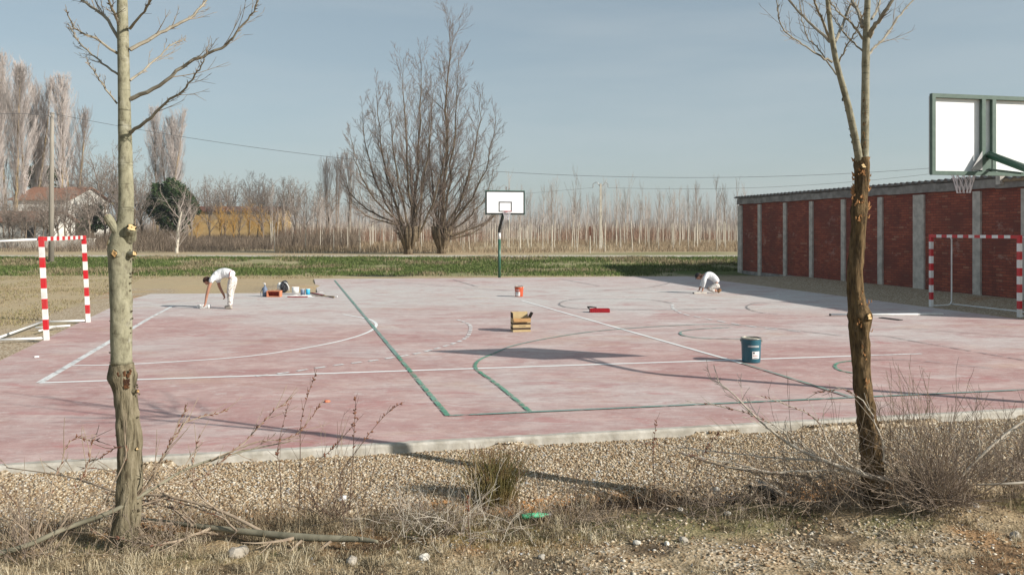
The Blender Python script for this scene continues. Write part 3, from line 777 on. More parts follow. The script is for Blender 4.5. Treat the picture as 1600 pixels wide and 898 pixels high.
M['willow_bark'] = bark_mat('willow bark', (.13, .10, .065), (.21, .165, .11), (.045, .032, .024), sc=6, bd=.04)

def place_tree(name, label, cat, meshes, px, Zd, mats, sc_=1.0, rz=0., group=None, zoff=0., sx=1.0):
    X_ = (px - 800) / FPX * Zd; gz = H1(X_, Zd)
    t_ = thing(name, label, cat, (X_, Zd, gz + zoff), rz, group)
    t_.scale = (sc_ * sx, sc_ * sx, sc_)
    for nm, me in meshes:
        o = bpy.data.objects.new(nm, me); col.objects.link(o); o.parent = t_
    return t_
def mesh_of(mb, name, mats):
    o = mb.build(name, mats); me = o.data; bpy.data.objects.remove(o); return me

# Lombardy poplars
POP = []
for k, (ht, cw, st) in enumerate(((21, 1.9, 1), (20, 2.2, 2), (18, 1.7, 1))):
    a_, b_ = poplar_mesh(100 + k, ht, cw, 3.0, 84, st)
    POP.append([('trunk', mesh_of(a_, 'poplar trunk', M['poplar_trunk'])), ('crown', mesh_of(b_, 'poplar crown', M['poplar_twig']))])
pl = [(-14, 86, 0, .97, 'leftmost tall columnar poplar cut by the left edge of the picture'), (5, 90, 1, .98, 'tall bare columnar poplar second from the left edge'),
      (24, 84, 2, 1.02, 'bare columnar poplar with a tan trunk before the low red roof'), (40, 90, 0, .95, 'tall bare columnar poplar with its tan trunk before the white gable'),
      (58, 95, 1, .97, 'bare columnar poplar left of the wooden utility pole'), (72, 100, 2, 1.08, 'slim bare columnar poplar just behind the wooden utility pole'),
      (97, 92, 0, .92, 'bare columnar poplar just right of the wooden utility pole'), (112, 96, 1, .96, 'rightmost of the tall bare poplars by the white house'),
      (246, 120, 0, .93, 'left tree of the narrow poplar trio behind the dark evergreen'), (265, 118, 1, .96, 'middle tree of the narrow poplar trio behind the dark evergreen'),
      (284, 121, 2, 1.02, 'right tree of the narrow poplar trio behind the dark evergreen')]
for i, (px, zd, k, s_, lab) in enumerate(pl):
    place_tree('poplar_tree', lab, 'tree', POP[k], px, zd, None, s_, i * 1.3, 'bare columnar poplars on the left', 0, 1.28 if i > 7 else 1.12)
# feathery poplars left of the willow
a_, b_ = poplar_mesh(140, 14, 2.4, 4.0, 34, 2)
F1 = [('trunk', mesh_of(a_, 'feathery trunk', M['grove_trunk'])), ('crown', mesh_of(b_, 'feathery crown', M['poplar_twig']))]
for px, zd, s_, lab in ((508, 118, .86, 'leftmost feathery bare tree beside the big willow'), (528, 122, .93, 'second feathery bare tree left of the big willow'), (549, 116, .90, 'feathery bare tree nearest the big willow on its left')):
    place_tree('feathery_tree', lab, 'tree', F1, px, zd, None, s_, px * .1, 'feathery trees left of the willow')

# big pollard willow clumps
def willow(px, Zd, label, stems, seed):
    rnd = random.Random(seed); X0 = (px - 800) / FPX * Zd; gz = H1(X0, Zd)
    t_ = thing('willow_tree', label, 'tree', (X0, Zd, gz))
    s_ = Zd / FPX
    tr = MB(); tr.tube([(0, 0, -.4), (0.0, 0, .4), (-.12 if px < 660 else .2, 0, 1.0), (-.25 if px < 660 else .3, 0, 1.6)], [.36, .30, .42, .50], 12)
    for k in range(14):
        a = rnd.random() * 6.28; tr.tube([(.2 * math.cos(a), .2 * math.sin(a), .2), (.55 * math.cos(a), .5 * math.sin(a), 1.3), (.6 * math.cos(a), .6 * math.sin(a), 1.9)], [.06, .16, .12], 6)
    tr.build('trunk', M['willow_bark'], t_, True)
    cb = MB()
    for k in range(150):
        a = rnd.random() * 6.28; limb(cb, Vector((.4 * math.cos(a) + (-.2 if px < 660 else .25), .4 * math.sin(a), rnd.uniform(.9, 1.9))), Vector((math.cos(a) * rnd.uniform(.2, 1.4), math.sin(a), rnd.uniform(.8, 1.6))), rnd.uniform(.8, 3.2), .016, .006, rnd, 5, .12, .05, 3)
    cb.build('base_shoots', M['willow_twig'], t_)
    for (bx, by, tx, ty, wdt, nk) in stems:
        p0 = Vector(((bx - px) * s_, rnd.uniform(-.4, .4), (398 - by) * s_))
        p1 = Vector(((tx - px) * s_, rnd.uniform(-2.2, 2.2), (398 - ty) * s_))
        bow = Vector(((p1.x - p0.x) * .22, rnd.uniform(-.4, .4), -.10 * (p1.z - p0.z) * (abs(p1.x - p0.x) / max(1, p1.z - p0.z))))
        pts = []; rad = []; L = (p1 - p0).length; sg = 12
        for i in range(sg + 1):
            q = i / sg; pts.append(p0.lerp(p1, q) + bow * math.sin(q * math.pi) + Vector((rnd.gauss(0, .06), rnd.gauss(0, .06), 0)) * (0 < i)); rad.append(wdt * .68 * (1 - q) ** .95 + .010)
        dirs = [(pts[min(i + 1, sg)] - pts[max(i - 1, 0)]).normalized() for i in range(sg + 1)]
        lb = MB(); lb.tube(pts, rad, 6, 0, cap=False)
        lo = lb.build('limb', M['willow_bark'], t_)
        cb = MB()
        sprout(cb, pts, rad, dirs, int(nk * 1.45), L * .34, rnd, (.25, .80), .10, 0, 2, .10, .38, .0058, 3, .10, 8)
        cb.build('twigs', M['willow_twig'], lo)
W1 = [(640, 385, 655, 88, .20, 30), (634, 370, 585, 135, .15, 26), (630, 362, 560, 165, .12, 22), (646, 372, 632, 95, .14, 24), (650, 378, 700, 190, .12, 20),
      (640, 360, 612, 150, .11, 18), (628, 355, 553, 210, .10, 18), (620, 350, 530, 262, .10, 16), (622, 352, 545, 300, .08, 12), (655, 372, 660, 190, .10, 18), (645, 362, 676, 130, .11, 20), (632, 350, 600, 225, .07, 14), (650, 350, 640, 240, .07, 14)]
W2 = [(688, 380, 700, 22, .22, 36), (690, 372, 716, 95, .13, 20), (694, 365, 752, 150, .13, 24), (698, 362, 776, 190, .11, 20), (684, 362, 668, 150, .12, 18),
      (700, 366, 770, 262, .09, 16), (705, 370, 790, 300, .08, 14), (700, 376, 768, 330, .08, 12), (682, 368, 690, 200, .09, 16), (696, 366, 735, 230, .09, 16), (678, 362, 672, 250, .06, 12), (704, 372, 745, 330, .05, 12)]
willow(638, 53.5, 'left clump of the big multi-stemmed bare willow by the road with a dark flaring base', W1, 5)
willow(690, 54.5, 'right clump of the big bare willow by the road, the tallest of the two', W2, 8)

# grove of bare trees left of the willow
GR = []
for k, (ht, k1, k2) in enumerate(((8.5, 7, 7), (7.5, 8, 7), (9.5, 7, 7))):
    a_, b_ = round_tree_mesh(200 + k, ht, 2.6, 1.5, k1 + 2, k2 + 3, .0095)
    GR.append([('trunk', mesh_of(a_, 'grove trunk', M['grove_trunk'])), ('crown', mesh_of(b_, 'grove crown', M['grove_twig']))])
GG = [GR[0][0], ('crown', GR[1][1][1].copy())]
GG[1][1].materials[0] = M['gold_twig']
grs = random.Random(31)
spots = [(150, 96, 2, 1.15), (165, 88, 0, 1.1), (182, 90, 1, 1.3), (168, 104, 2, 1.5), (212, 74, 0, .9), (222, 84, 1, .9), (238, 98, 2, .8), (222, 96, 2, 1.1), (300, 82, 1, .9),
         (318, 118, 0, 1.12), (338, 120, 2, 1.1), (360, 122, 1, 1.35), (374, 94, 0, .8), (392, 121, 2, 1.2), (412, 119, 1, 1.25), (328, 100, 1, .95), (352, 96, 0, .9), (402, 98, 2, .85), (424, 100, 0, 1.0), (442, 96, 2, .9), (462, 102, 1, 1.1), (478, 95, 0, .92),
         (496, 98, 2, .85), (128, 92, 1, 1.0), (112, 78, 0, .7), (140, 74, 1, .75), (20, 74, 0, .55), (196, 82, 0, .9), (515, 104, 1, 1.0), (52, 73, 0, .62), (40, 70, 1, .62), (84, 71, 0, .7), (102, 73, 1, .74), (14, 71, 2, .6), (66, 68, 2, .55), (92, 75, 2, .66), (6, 76, 1, .66), (74, 78, 1, .7), (32, 77, 2, .5), (412, 82, 2, .7)]
for px, zd, k, s_ in spots:
    zone = ('behind the garden of the white house' if px < 120 else 'between the white house and the narrow poplar trio' if px < 215 else 'around the dark round evergreen' if px < 310 else 'behind or beside the ochre barn' if px < 430 else 'between the ochre barn and the feathery trees')
    place_tree('bare_tree', 'bare brown broad-crowned tree ' + zone, 'tree', GR[k], px, zd, None, s_, grs.random() * 6, 'bare trees of the grove beyond the road')
for px, zd, s_, lab in ((345, 92, .62, 'golden yellow twiggy tree before the left part of the ochre barn'), (388, 90, .66, 'golden yellow twiggy tree before the right part of the ochre barn'), (432, 96, .6, 'golden yellow twiggy tree right of the ochre barn'), (308, 88, .5, 'small golden twiggy tree at the left end of the ochre barn'), (366, 90, .55, 'golden twiggy tree before the middle of the ochre barn'), (410, 92, .6, 'pale golden twiggy tree near the right end of the ochre barn')):
    place_tree('golden_tree', lab, 'tree', GG, px, zd, None, s_, px, 'golden twiggy trees by the barn')
# pale-trunk tree by the road
rnd = random.Random(77)
X_ = (276 - 800) / FPX * 56; t_ = thing('pale_tree', 'small bare tree with a pale trunk standing alone before the grove by the road', 'tree', (X_, 56, H1(X_, 56)))
tr = MB(); pts, rad, dr = limb(tr, Vector((0, 0, -.2)), Vector((.02, 0, 1)), 3.2, .13, .07, rnd, 6, .05, 0, 7); tr.build('trunk', M['sap_trunk'], t_, True)
cr_ = MB()
for i in range(9):
    f = rnd.uniform(.15, 1) * 6; j = min(int(f), 5)
    a_, b_, c_ = limb(cr_, pts[j], perp(Vector((0, 0, 1)), rnd, rnd.uniform(.2, 1.0)), rnd.uniform(1.6, 3.2), .045, .01, rnd, 6, .12, .06, 4)
    sprout(cr_, a_, b_, c_, 9, 1.2, rnd, (.35, .9), .05, 0, 1, .15, .55, .007, 3, .14, 4)
cr_.build('crown', M['sap_twig'], t_)

# evergreens
M['needle'] = rnd_mat('dark evergreen foliage', [(0, (.018, .035, .014)), (.6, (.035, .06, .022)), (1, (.07, .10, .035))])
def evergreen(px, Zd, label, cx_list, th, seed):
    X0 = (px - 800) / FPX * Zd; gz = H1(X0, Zd)
    t_ = thing('evergreen_tree', label, 'tree', (X0, Zd, gz))
    tr = MB(); tr.tube([(0, 0, -.2), (.05, 0, th * .5), (0, 0, th)], [.22, .16, .08], 8); tr.build('trunk', M['grove_trunk'], t_)
    r_ = np.random.default_rng(seed); V = []; 
    for (x, y, z, rx, rz, n_) in cx_list:
        u = r_.normal(size=(n_, 3)); u /= np.linalg.norm(u, axis=1)[:, None]
        rad = (.55 + .45 * r_.random(n_) ** .5) * (1 + .22 * np.sin(u[:, 0] * 7 + u[:, 2] * 5 + seed))
        c_ = np.stack([x + u[:, 0] * rx * rad, y + u[:, 1] * rx * rad, z + u[:, 2] * rz * rad], -1)
        V.append(c_)
    C_ = np.concatenate(V); n_ = len(C_)
    d1 = r_.normal(size=(n_, 3)) * .12; d2 = r_.normal(size=(n_, 3)) * .12
    P_ = np.stack([C_ - d1, C_ + d1 * .3 + d2, C_ + d1], 1).reshape(-1, 3)
    bulk('crown', P_, np.arange(len(P_)).reshape(-1, 3), 3, M['needle'], np.repeat(r_.random(n_), 3), t_)
evergreen(268, 84, 'dark green round-topped evergreen before the narrow poplar trio', [(0, 0, 5.0, 2.1, 1.8, 5200), (-1.0, 0, 4.3, 1.6, 1.4, 2600), (1.2, .2, 4.2, 1.5, 1.7, 2600), (.3, 0, 2.9, 1.6, 1.4, 1800)], 4.2, 3)
evergreen(66, 104, 'dark flat-topped pine rising behind the white house', [(0, 0, 9.6, 1.8, .5, 1500), (.6, 0, 8.7, 2.4, .5, 1600), (-.5, 0, 7.7, 2.0, .5, 1200)], 9.5, 4)
evergreen(124, 92, 'dark conifer to the right of the white house', [(0, 0, 5.0, .7, 1.0, 700), (0, 0, 3.9, 1.1, .7, 800), (.2, 0, 2.7, 1.5, .8, 900)], 5.2, 5)
evergreen(144, 90, 'low dark conifer further right of the white house', [(0, 0, 3.6, 1.0, .9, 900), (0, 0, 2.4, 1.6, .9, 1500)], 3.6, 6)

# young poplar plantation
SAP = [mesh_of(sapling_mesh(300 + k, 7.0, 12 + 3 * (k % 3)), 'plantation poplar', [M['sap_trunk'], M['sap_twig']]) for k in range(6)]
rs = random.Random(9)
pos_ = []
for row, zd in enumerate(np.arange(60, 150, 5.5)):
    x0 = (430 - 800) / FPX * zd; x1 = (1165 - 800) / FPX * zd
    stp = 2.1 if zd < 80 else 2.6
    x = x0 + (row % 2) * 1.6
    while x < x1:
        px = 800 + x / zd * FPX
        if not (px < 600 and rs.random() < .3): pos_.append((x + rs.gauss(0, .18), zd + rs.gauss(0, .3)))
        x += stp
pos_.sort(key=lambda p: p[1]); pos_ = pos_[:290]
for x, y in pos_:
    px = 800 + x / y * FPX
    o = bpy.data.objects.new('plantation_poplar', rs.choice(SAP)); col.objects.link(o)
    o.location = (x, y, H1(x, y)); o.rotation_euler = (0, 0, rs.random() * 6.28)
    hb = 6.2 if px > 840 else (5.4 if px > 600 else 5.6)
    s_ = rs.uniform(.66, 1.08) * hb / 7; s_ *= 1.22 if rs.random() < .12 else 1
    o.scale = (s_, s_, s_)
    tag(o, 'young bare poplar with a whitish trunk in the plantation beyond the road', 'tree', 'young poplars of the plantation beyond the road')

# brush and weeds seen as masses
def blades(name, label, cat, X_, Y_, Zb, h_, wd, lean, stops, seed, matname, mats=None):
    r_ = np.random.default_rng(seed); n_ = len(X_)
    a = r_.random(n_) * 2 * np.pi; l_ = lean * h_ * r_.random(n_)
    dx = np.cos(a) * l_; dy = np.sin(a) * l_
    b_ = r_.random(n_) * np.pi; wx = np.cos(b_) * wd / 2; wy = np.sin(b_) * wd / 2 * .6
    P0 = np.stack([X_ - wx, Y_ - wy, Zb - .02], -1); P1 = np.stack([X_ + wx, Y_ + wy, Zb - .02], -1)
    mx_ = np.stack([X_ + dx * .4, Y_ + dy * .4, Zb + h_ * .55], -1); wv_ = np.stack([wx, wy, wx * 0], -1) * .8
    P2 = mx_ - wv_; P3 = mx_ + wv_; P4 = np.stack([X_ + dx, Y_ + dy, Zb + h_ * (1 - .35 * (l_ / np.maximum(h_, 1e-3)) ** 2)], -1)
    V = np.stack([P0, P1, P3, P2, P4], 1).reshape(-1, 3)
    i0 = np.arange(n_)[:, None] * 5
    F = np.concatenate([i0 + np.array([[0, 1, 2]]), i0 + np.array([[0, 2, 3]]), i0 + np.array([[3, 2, 4]])])
    if matname not in M: M[matname] = rnd_mat(matname, stops)
    o = bulk(name, V, F, 3, M[matname], np.repeat(r_.random(n_), 5))
    return tag(o, label, cat, kind='stuff')
def scat(n_, x0, x1, y0, y1, seed, fan=True):
    r_ = np.random.default_rng(seed); y = y0 + (y1 - y0) * r_.random(n_); u = x0 + (x1 - x0) * r_.random(n_)
    x = (u - 800) / FPX * y if fan else u
    return x, y, r_
# tan dry weeds under the plantation
x, y, r_ = scat(42000, 430, 1180, 55, 110, 1)
dn = fbm(x * .12, y * .12, 3); k = r_.random(len(x)) < sst(.25, .6, dn); x, y = x[k], y[k]
hh = (0.2 + .8 * r_.random(len(x))) * (0.3 + .75 * fbm(x * .15, y * .15, 9))
blades('dry_weeds', 'tan dry weeds on the ground below the young poplars', 'weeds', x, y, hgt(x, y), hh, .024, .6, [(0, (.14, .10, .065)), (.5, (.26, .19, .12)), (1, (.38, .30, .20))], 2, 'tan dry weeds')
# rust brushwood bands
x, y, r_ = scat(60000, 430, 1190, 92, 165, 4)
dn = fbm(x * .07, y * .04, 13); k = r_.random(len(x)) < sst(.3, .62, dn); x, y = x[k], y[k]
hh = (.35 + .65 * r_.random(len(x))) * (1.0 + 2.6 * fbm(x * .06, y * .06, 19)) 
blades('brushwood', 'rusty brown thicket of twigs behind the plantation', 'brushwood', x, y, hgt(x, y), hh, .030, .6, [(0, (.12, .07, .05)), (.5, (.25, .15, .10)), (1, (.34, .24, .17))], 5, 'rusty twigs')
x, y, r_ = scat(70000, -60, 560, 58, 128, 6)
dn = fbm(x * .08, y * .08, 23); k = r_.random(len(x)) < sst(.30, .6, dn); x, y = x[k], y[k]
hh = (.3 + .7 * r_.random(len(x))) * (.9 + 3.0 * fbm(x * .08, y * .08, 29)) * np.where(800 + x / y * FPX < 110, .55, 1) * np.where(y < 66, .45, 1) * np.where((x / y * FPX + 800 > 290) & (x / y * FPX + 800 < 435), .6, 1)
blades('undergrowth', 'brown twiggy undergrowth below the bare grove on the left', 'undergrowth', x, y, hgt(x, y), hh, .026, .8, [(0, (.07, .052, .04)), (.5, (.15, .115, .085)), (1, (.27, .215, .16))], 7, 'brown undergrowth twigs')
# the plantation rows behind the 290 nearest, as one mass
x, y, r_ = scat(1500, 430, 1180, 88, 170, 41)
blades('plantation_rows', 'pale thin stems of the further plantation rows', 'plantation', x, y, hgt(x, y), 2.2 + 1.0 * r_.random(len(x)), .05, .04, [(0, (.34, .30, .25)), (1, (.55, .51, .44))], 42, 'far sapling stems')
x, y, r_ = scat(4500, 430, 1185, 78, 150, 43)
blades('plantation_tops', 'mass of fine twigs above the further plantation rows', 'plantation', x, y, hgt(x, y) + 1.6 + 1.5 * r_.random(len(x)), (.9 + 2.9 * r_.random(len(x)) ** 1.7) * (.7 + .5 * fbm(x * .2, y * .1, 47)), .026, .22, [(0, (.30, .25, .22)), (1, (.42, .37, .33))], 44, 'far sapling twigs')
# far wood closing the horizon
x, y, r_ = scat(42000, -900, 2500, 190, 330, 8)
hh = (.5 + .5 * r_.random(len(x))) * (3.2 + 3.4 * fbm(x * .02, y * .02, 33))
blades('distant_wood', 'hazy bare wood along the horizon', 'wood', x, y, hgt(x, y), hh, .22, .12, [(0, (.17, .14, .12)), (.5, (.24, .20, .17)), (1, (.32, .27, .23))], 9, 'distant winter twigs')

# ------------------------------------------------------------------ houses on the left
M['render_white'] = simple('white rendered wall', (.74, .72, .66), (.62, .60, .54), 1.2, .95, spec=.1)
M['tile'] = simple('terracotta roof tiles', (.30, .16, .11), (.19, .11, .075), 7, .95, (1, 1, 1), .6, .05, spec=.1)
M['ochre'] = simple('ochre rendered wall', (.46, .33, .16), (.36, .25, .115), 1.5, .95, spec=.1)
M['rust'] = simple('rusty steel', (.16, .06, .035), (.10, .04, .025), 12, .9)
M['glass_dark'] = simple('dark window glass', (.03, .035, .04), (.05, .055, .06), 3, .2, spec=.5)
def gable_house(name, label, px0, px1, Zd, wall_top, ridge, depth, wm, rm, wins=(), roof_over=.35, cat='house'):
    xa = (px0 - 800) / FPX * Zd; xb = (px1 - 800) / FPX * Zd; gz = H1((xa + xb) / 2, Zd)
    t_ = thing(name, label, cat, ((xa + xb) / 2, Zd, gz)); w_ = xb - xa
    zt = CAMH - (wall_top - HOR) / FPX * Zd - gz; zr = CAMH - (ridge - HOR) / FPX * Zd - gz
    mb = MB()
    v = [(-w_ / 2, 0, -.3), (w_ / 2, 0, -.3), (w_ / 2, depth, -.3), (-w_ / 2, depth, -.3), (-w_ / 2, 0, zt), (w_ / 2, 0, zt), (w_ / 2, depth, zt), (-w_ / 2, depth, zt), (-w_ / 2, depth / 2, zr - .12), (w_ / 2, depth / 2, zr - .12)]
    mb.add(v, [(0, 1, 5, 4), (2, 3, 7, 6), (1, 2, 6, 9, 5), (3, 0, 4, 8, 7)]); mb.build('wall', wm, t_)
    mb = MB(); o_ = roof_over; th = .14; sl_ = (zr - zt) / (depth / 2)
    prof = [(-o_, zt - o_ * sl_), (depth / 2, zr), (depth + o_, zt - o_ * sl_)]
    vs = []
    for xx in (-w_ / 2 - o_, w_ / 2 + o_):
        for (yy, zz) in prof: vs += [(xx, yy, zz + .02), (xx, yy, zz + .02 + th)]
    fs = []
    for j in (0, 2): fs += [(j, j + 2, j + 8, j + 6), (j + 1, j + 7, j + 9, j + 3)]
    fs += [(0, 6, 7, 1), (4, 5, 11, 10), (0, 1, 3, 2), (2, 3, 5, 4), (6, 8, 9, 7), (8, 10, 11, 9)]
    mb.add(vs, fs); mb.build('roof', rm, t_)
    for (cx, cz, ww, hh) in wins:
        mb = MB(); mb.box((cx, -.02, cz), (ww, .05, hh)); wo = mb.build('window', M['glass_dark'], t_)
        mb = MB(); mb.box((cx, -.06, cz - hh / 2 - .05), (ww + .2, .14, .08)); mb.build('sill', M['render_white'], wo)
    return t_
gable_house('white_house', 'large white house with a terracotta roof behind the tall poplars', 20, 106, 88, 312, 291, 9, M['render_white'], M['tile'], ((-.6, 3.6, .8, 1.1), (1.5, 3.6, .8, 1.1), (2.2, 1.4, .9, 1.1), (-1.8, 1.2, .9, 1.2)))
gable_house('white_outbuilding', 'lower white outbuilding with a red roof before the large white house', -40, 74, 79, 346, 331, 5, M['render_white'], M['tile'], ((-2.4, 1.3, .7, .8), (1.9, 1.2, 1.0, 1.3)))
gable_house('ochre_barn', 'long low ochre barn half hidden behind bare trees', 294, 432, 112, 330, 323, 8, M['ochre'], M['rust'], ())
mb = MB(); mb.box((1.2, .25 - .1, 1.5), (1.6, .2, 3.2))
# garden wall of the houses
t_ = thing('garden_wall', 'low whitish garden wall beyond the road below the poplars', 'wall', ((60 - 800) / FPX * 70, 70, H1(-42, 70)))
mb = MB(); mb.box((-4, 0, .35), (18, .2, .9)); mb.build('wall_panel', M['concrete'], t_); mb = MB(); mb.box((-4, 0, .83), (18.1, .3, .06)); mb.build('coping', M['render_white'], t_)

# ------------------------------------------------------------------ poles and wires
M['old_wood'] = simple('grey weathered pole wood', (.30, .27, .225), (.20, .18, .15), 6, .95, (1, 1, .1), .4, .01)
Xp = (80 - 800) / FPX * 43.5; zg = H1(Xp, 43.5)
t_ = thing('utility_pole', 'tall grey wooden utility pole behind the left goal', 'utility pole', (Xp, 43.5, zg))
top = CAMH + 182 / FPX * 43.5 - zg
mb = MB(); mb.tube([(0, 0, -.4), (.02, 0, top * .5), (.05, 0, top)], [.15, .125, .095], 10); mb.build('shaft', M['old_wood'], t_, True)
mb = MB(); mb.tube([(.05, -.1, top - .25), (.05, -.22, top - .25)], .02, 6); mb.lathe([(.0, 0), (.045, .01), (.03, .05), (.045, .08), (0, .11)], 10, 0, (.05, -.22, top - .27)); mb.build('insulator', M['galv'], t_, True)
Xq = (938.5 - 800) / FPX * 65; zq = H1(Xq, 65)
t_ = thing('power_pylon', 'slim concrete power pole with curved cross arms among the young poplars', 'utility pole', (Xq, 65, zq))
top2 = CAMH + 70 / FPX * 65 - zq
mb = MB(); mb.box((0, 0, top2 / 2 - .1), (.26, .26, top2 + .3), 0, None, .5); mb.build('shaft', M['sap_trunk'], t_)
for sx in (-1, 1):
    mb = MB(); mb.tube([(0, 0, top2 - .25), (sx * .25, 0, top2 + .12 * (sx < 0)), (sx * .38, 0, top2 + .18), (sx * .62, 0, top2 + .02)], .03, 6); mb.build('cross_arm', M['galv'], t_)
    mb = MB(); mb.tube([(sx * .62, 0, top2 + .02), (sx * .62, 0, top2 - .28)], [.03, .045], 6); mb.build('insulator', M['galv'], t_)
M['wire'] = simple('grey overhead cable', (.14, .15, .16), (.12, .13, .14), 3, .8)
pts = []
for i in range(81):
    x = Xp + (42 - Xp) * i / 80; pts.append((x, 43.3 + .03 * (x - Xp), .00282 * x * x - .0547 * x + 5.37 + (i == 0) * 0))
mb = MB(); mb.tube(pts, .012, 5); tag(mb.build('power_line', M['wire']), 'upper overhead cable sagging across the whole sky from the wooden pole', 'cable')
pts = []
for i in range(30):
    x = -70 + (Xp + 70) * i / 29; pts.append((x, 43.3, 8.6 - .4 * math.sin(math.pi * i / 29) * 1.0))
pts[-1] = (Xp, 43.3, zg + top - .2)
mb = MB(); mb.tube(pts, .012, 5); tag(mb.build('power_line', M['wire']), 'overhead cable leaving the wooden pole towards the left edge', 'cable')
for sx, lab in ((-.62, 'lower overhead cable left of the power pole with curved arms'), (.62, 'lower overhead cable right of the power pole with curved arms')):
    pts = []
    xe = -40 if sx < 0 else 40
    for i in range(41):
        q = i / 40; x = Xq + sx + (xe - Xq - sx) * q; z = zq + top2 - .28 - (1.4 if sx < 0 else .7) * math.sin(math.pi * q) * .9 + (0 if sx < 0 else 2.2 * q * q)
        pts.append((x, 65 + (3 * q if sx < 0 else -18 * q), z))
    mb = MB(); mb.tube(pts, .010, 5); tag(mb.build('power_line', M['wire']), lab, 'cable')
# rusty marker post
X_ = (922 - 800) / FPX * 53; t_ = thing('marker_post', 'thin post with a rusty narrow plate beyond the road', 'post', (X_, 53, H1(X_, 53)))
mb = MB(); mb.tube([(0, 0, -.2), (0, 0, 1.2)], .035, 6); mb.build('stake', M['sap_trunk'], t_)
mb = MB(); mb.box((0, 0, 1.52), (.09, .05, .62)); mb.build('plate', M['rust'], t_)
# roadside boulder far left
X_ = (14 - 800) / FPX * 40
# ------------------------------------------------------------------ foreground trees
def pxpts(lst, Z0, dz=0.0, seed=0, spread=0.0):
    """[(px,py,diam_px)] drawn at depth Z0, drifting in depth by dz along the length."""
    n_ = len(lst); P = []; Rr = []
    for i, (a_, b_, d_) in enumerate(lst):
        Zz = Z0 + dz * i / max(1, n_ - 1); P.append(W(a_, b_, Zz)); Rr.append(d_ / 2 / FPX * Zz)
    return P, Rr
def smooth_pts(P, Rr, sub=6):
    Q = spline([Vector(p) for p in P], sub); out_ = []
    for i in range(len(Q)):
        f = i / sub; j = min(int(f), len(Rr) - 2); u = f - j; out_.append(Rr[j] * (1 - u) + Rr[j + 1] * u)
    return Q, out_
def trunk_mesh(P, Rr, sub, n, rough, seed, knots=()):
    Q, rr = smooth_pts(P, Rr, sub); mb = MB(); mb.tube(Q, rr, n, 0, cap=True)
    r_ = random.Random(seed); vs = []
    for i, p in enumerate(mb.v):
        ring = min(i // n, len(Q) - 1); ax = Q[ring]; v = Vector(p) - ax; a = 2 * math.pi * (i % n) / n
        z = p[2]
        f = 1 + rough * (float(vnoise(a * 3.2 + 5, z * 5, seed)) - .5) + rough * .9 * (float(vnoise(a * 7, z * 14, seed + 3)) - .5)
        for (kz, ka, amp, sz) in knots:
            da = abs((a - ka + math.pi) % (2 * math.pi) - math.pi)
            f += amp * math.exp(-((z - kz) / sz) ** 2 - (da / 1.1) ** 2)
        vs.append(tuple(ax + v * f))
    mb.v = vs; return mb, Q, rr
def twiggy(parent, nm, lst, Z0, dz, matl, seed, nk=8, Lf=.35, rmin=.0018, depth=1, up=.08, wob=.0035, n=6):
    rnd = random.Random(seed); P, Rr = pxpts(lst, Z0, dz); Q, rr = smooth_pts(P, Rr, 5)
    for i in range(2, len(Q)): Q[i] = Q[i] + Vector((rnd.gauss(0, wob), rnd.gauss(0, wob), rnd.gauss(0, wob)))
    mb = MB(); mb.tube(Q, rr, n, 0)
    dirs = [(Q[min(i + 1, len(Q) - 1)] - Q[max(i - 1, 0)]).normalized() for i in range(len(Q))]
    L = sum((Q[i + 1] - Q[i]).length for i in range(len(Q) - 1))
    # buds and side shoots
    sprout(mb, Q, [r * .8 for r in rr], dirs, nk, L * Lf, rnd, (.3, .7), up, 1, depth, .2, .42, rmin, 4, .07, 3)
    for i in range(int(L * 22)):
        f = rnd.uniform(.15, 1) * (len(Q) - 1); j = min(int(f), len(Q) - 2); p = Q[j].lerp(Q[j + 1], f - j)
        d_ = perp(dirs[j], rnd, .7); mb.tube([p, p + d_ * .012, p + d_ * .03], [.003, .0035, .001], 4, 1)
    return mb.build(nm, matl, parent)
def stub(parent, px, py, Z0, d, r, L, matl, facew=None, nm='cut_stub'):
    p = W(px, py, Z0); d = Vector(d).normalized(); mb = MB()
    e = p + d * L; b0 = p - d * r * 1.2
    mb.tube([b0, p + d * L * .3, p + d * L * .85, e], [r * 1.45, r * 1.18, r * 1.12, r * 1.0], 12, 0, cap=False)
    # cut face with darker heart
    u = d.orthogonal().normalized(); v = d.cross(u)
    jt = [1 + .22 * math.sin(k * 1.9 + px) + .1 * math.cos(k * 3.1) for k in range(12)]; ring = lambda rad, off: [e + d * off + (u * math.cos(2 * math.pi * k / 12) * .85 + v * math.sin(2 * math.pi * k / 12)) * rad * jt[k] * .88 for k in range(12)]
    mb.add(ring(r * 1.0, 0) + ring(r * .78, .003) + ring(r * .22, .001), [tuple((k, (k + 1) % 12, 12 + (k + 1) % 12, 12 + k)) for k in range(12)] + [tuple((12 + k, 12 + (k + 1) % 12, 24 + (k + 1) % 12, 24 + k)) for k in range(12)], 1)
    mb.add(ring(r * .22, .001), [tuple(range(12))], 2)
    mb.build(nm, [matl, M['cut_wood'], M['rot']], parent)

